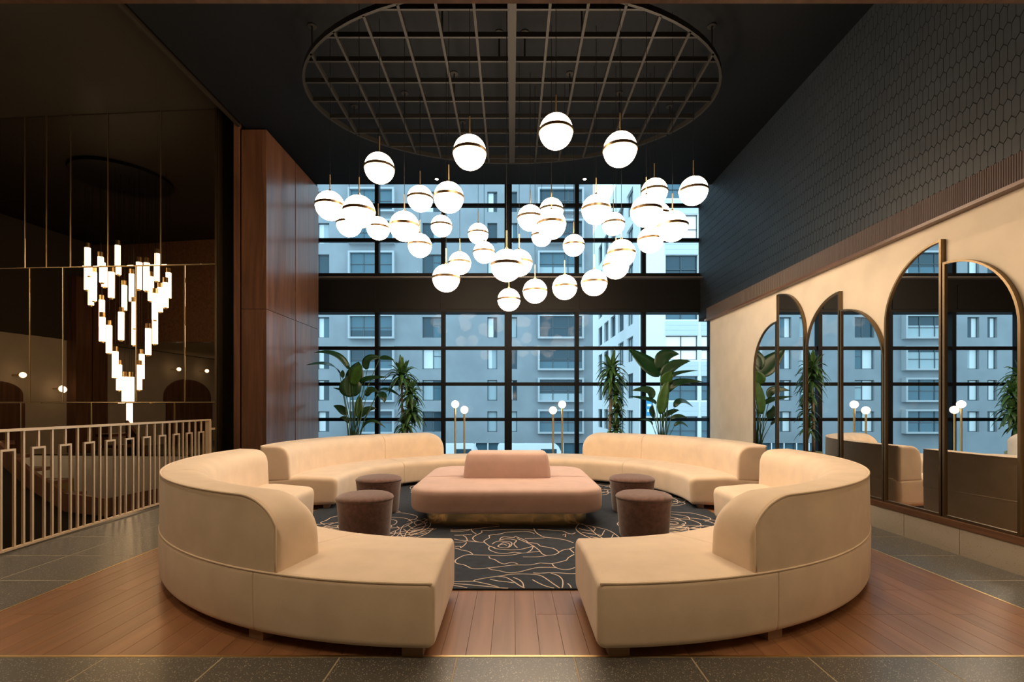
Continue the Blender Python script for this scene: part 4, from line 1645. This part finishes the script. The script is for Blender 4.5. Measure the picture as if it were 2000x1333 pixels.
def strelitzia(label, ox, oy, base_px, leaves, Yp, seed):
    rr = random.Random(seed)
    b0 = at(*base_px, Yp)
    r = thing('bird_of_paradise_plant', label, 'plant', (b0.x, Yp, 0), 'potted plants at the window')
    pot((b0.x, Yp, 0), 0.24, 0.42, r)
    for i, (b, m_, t_, w, mt) in enumerate(leaves):
        dy = rr.uniform(-0.18, 0.12)
        Yb_, Yt = Yp + dy * 0.6, Yp + dy * 1.6

        def P(z, Y):
            return at(ox + z[0] / 6.346, oy + z[1] / 6.346, Y)
        tpx = ox + t_[0] / 6.346
        if tpx < 640:
            Yt = min(Yt, 3.78 * F / (CX - tpx))
        pb, pt_ = P(b, Yb_), P(t_, Yt)
        pm_ = P(m_, (Yb_ + Yt) / 2) if m_ else (pb + pt_) / 2 + Vector((0, 0, 0.03))
        broad = w > 110
        nrm = Vector((rr.uniform(-0.25, 0.25), -1.0, 0.25 if broad else rr.uniform(0.3, 1.1)))
        leaf(pb, pm_, pt_, w * 1.22 / 6.346 * Yp / F, nrm.normalized(), 'leaf', mt, r, 0.22, 12)
        root_ = Vector((b0.x + rr.uniform(-0.06, 0.06), Yp + rr.uniform(-0.06, 0.06), 0.38))
        q = root_ * 0.45 + pb * 0.55
        q.x = root_.x * 0.6 + pb.x * 0.4
        MB().tube([root_, q, pb + (pb - pm_) * 0.02], [0.013, 0.009, 0.006], 6).build('leaf_stalk', 'petiole', r, True)
    return r


LD, LB = 'leaf_dark', 'leaf_bright'
left_leaves = [((515, 450), (350, 275), (85, 252), 75, LD), ((400, 500), (260, 395), (-10, 402), 70, LD), ((565, 700), None, (640, 362), 190, LD),
               ((560, 795), None, (500, 535), 220, LD), ((745, 455), (760, 330), (930, 310), 95, LD), ((900, 320), (980, 315), (1080, 345), 55, LD),
               ((680, 625), (760, 570), (1010, 553), 60, LD), ((735, 790), (790, 715), (880, 740), 80, LD), ((890, 720), (1010, 710), (1155, 795), 45, LD),
               ((870, 765), (940, 790), (955, 870), 85, LD), ((640, 1060), None, (645, 775), 85, LB), ((485, 1025), (420, 950), (325, 908), 85, LD),
               ((675, 1045), (740, 960), (860, 945), 75, LD), ((515, 1120), (470, 1065), (405, 1055), 50, LD), ((680, 1190), (800, 1095), (975, 1185), 40, LD),
               ((450, 730), (400, 705), (320, 688), 30, LD), ((440, 560), (440, 500), (445, 465), 45, LD), ((560, 650), None, (680, 400), 120, LB)]
right_leaves = [((950, 530), (780, 390), (555, 200), 190, LD), ((950, 460), (990, 300), (1185, 268), 150, LD), ((985, 570), (1090, 420), (1325, 352), 120, LD),
                ((955, 1010), (990, 780), (1050, 560), 110, LB), ((1085, 570), (1160, 505), (1415, 470), 45, LD), ((1060, 730), (1170, 620), (1480, 612), 85, LD),
                ((835, 820), (800, 715), (585, 722), 85, LD), ((895, 885), (800, 830), (565, 793), 60, LD), ((1125, 925), (1210, 850), (1355, 925), 70, LD),
                ((880, 1060), (840, 990), (850, 900), 90, LD), ((1000, 1040), (1090, 985), (1185, 962), 60, LD), ((1080, 1070), (1180, 1035), (1290, 1065), 45, LD),
                ((1125, 1160), (1200, 1120), (1295, 1175), 45, LD), ((850, 1145), (800, 1090), (670, 1085), 32, LD), ((1000, 640), (1030, 560), (1090, 480), 130, LB),
                ((1060, 740), (1120, 640), (1340, 640), 60, LD)]
strelitzia('tall bird of paradise plant beside the wood panelled wall', 600, 650, (690, 842), left_leaves, 9.62, 1)
strelitzia('tall bird of paradise plant beside the plaster wall corner', 1140, 650, (1294, 845), right_leaves, 9.62, 2)


def dracaena(label, ox, oy, canes, heads, Yp, seed):
    rr = random.Random(seed)

    def P(z, Y=Yp):
        return at(ox + z[0] / 6.346, oy + z[1] / 6.346, Y)
    c0 = P(canes[0][0])
    r = thing('dracaena_plant', label, 'plant', (c0.x + 0.05, Yp, 0), 'potted plants at the window')
    pot((c0.x + 0.05, Yp, 0), 0.2, 0.40, r)
    for (a, c, w) in canes:
        p, q = P(a), P(c)
        MB().tube([(p.x, Yp, 0.35), (p.x, Yp, p.z), (q.x, Yp, q.z)], [w, w, w * 0.85], 10).build('cane', 'cane', r, True)
    for (h, n_, L, spread_) in heads:
        n_ = int(n_ * 1.35)
        p = P(h)
        for i in range(n_):
            az = 2 * PI * i * 0.382 + rr.uniform(-0.3, 0.3)
            el = math.radians(spread_ * (i / n_) ** 0.8 + 8 + rr.uniform(-6, 6))   # from vertical
            l_ = L * rr.uniform(0.75, 1.1)
            d = Vector((math.sin(el) * math.cos(az), math.sin(el) * math.sin(az) * 0.8, math.cos(el)))
            b = p + Vector((0, 0, -0.10 * i / n_))
            tip = b + d * l_ + Vector((0, 0, -0.55 * l_ * math.sin(el) ** 2))
            mid = b + d * l_ * 0.52 + Vector((0, 0, 0.02))
            side = Vector((-math.sin(az), math.cos(az), 0))
            nrm = side.cross(d)
            leaf(b, mid, tip, 0.088, nrm, 'leaf', 'leaf_bright' if rr.random() < 0.3 else 'leaf_drac', r, 0.3, 6)
    return r


dracaena('dracaena with several leafy crowns, right of the left bird of paradise plant', 600, 650, [((1180, 1200), (1172, 590), 0.022), ((1240, 1200), (1262, 760), 0.024)],
         [((1175, 520), 30, 0.40, 112), ((1275, 740), 26, 0.34, 118), ((1300, 960), 26, 0.32, 118), ((1215, 1130), 22, 0.30, 105)], 9.55, 4)
dracaena('slim dracaena on a bare cane, left of the right bird of paradise plant', 1140, 650, [((325, 1220), (340, 560), 0.03), ((405, 1220), (412, 960), 0.025)],
         [((340, 430), 26, 0.38, 112), ((350, 560), 22, 0.36, 122), ((400, 760), 18, 0.28, 125), ((415, 960), 14, 0.26, 105), ((400, 1170), 14, 0.26, 110)], 9.55, 5)
print('planks', npl, 'tiles', len(spots))
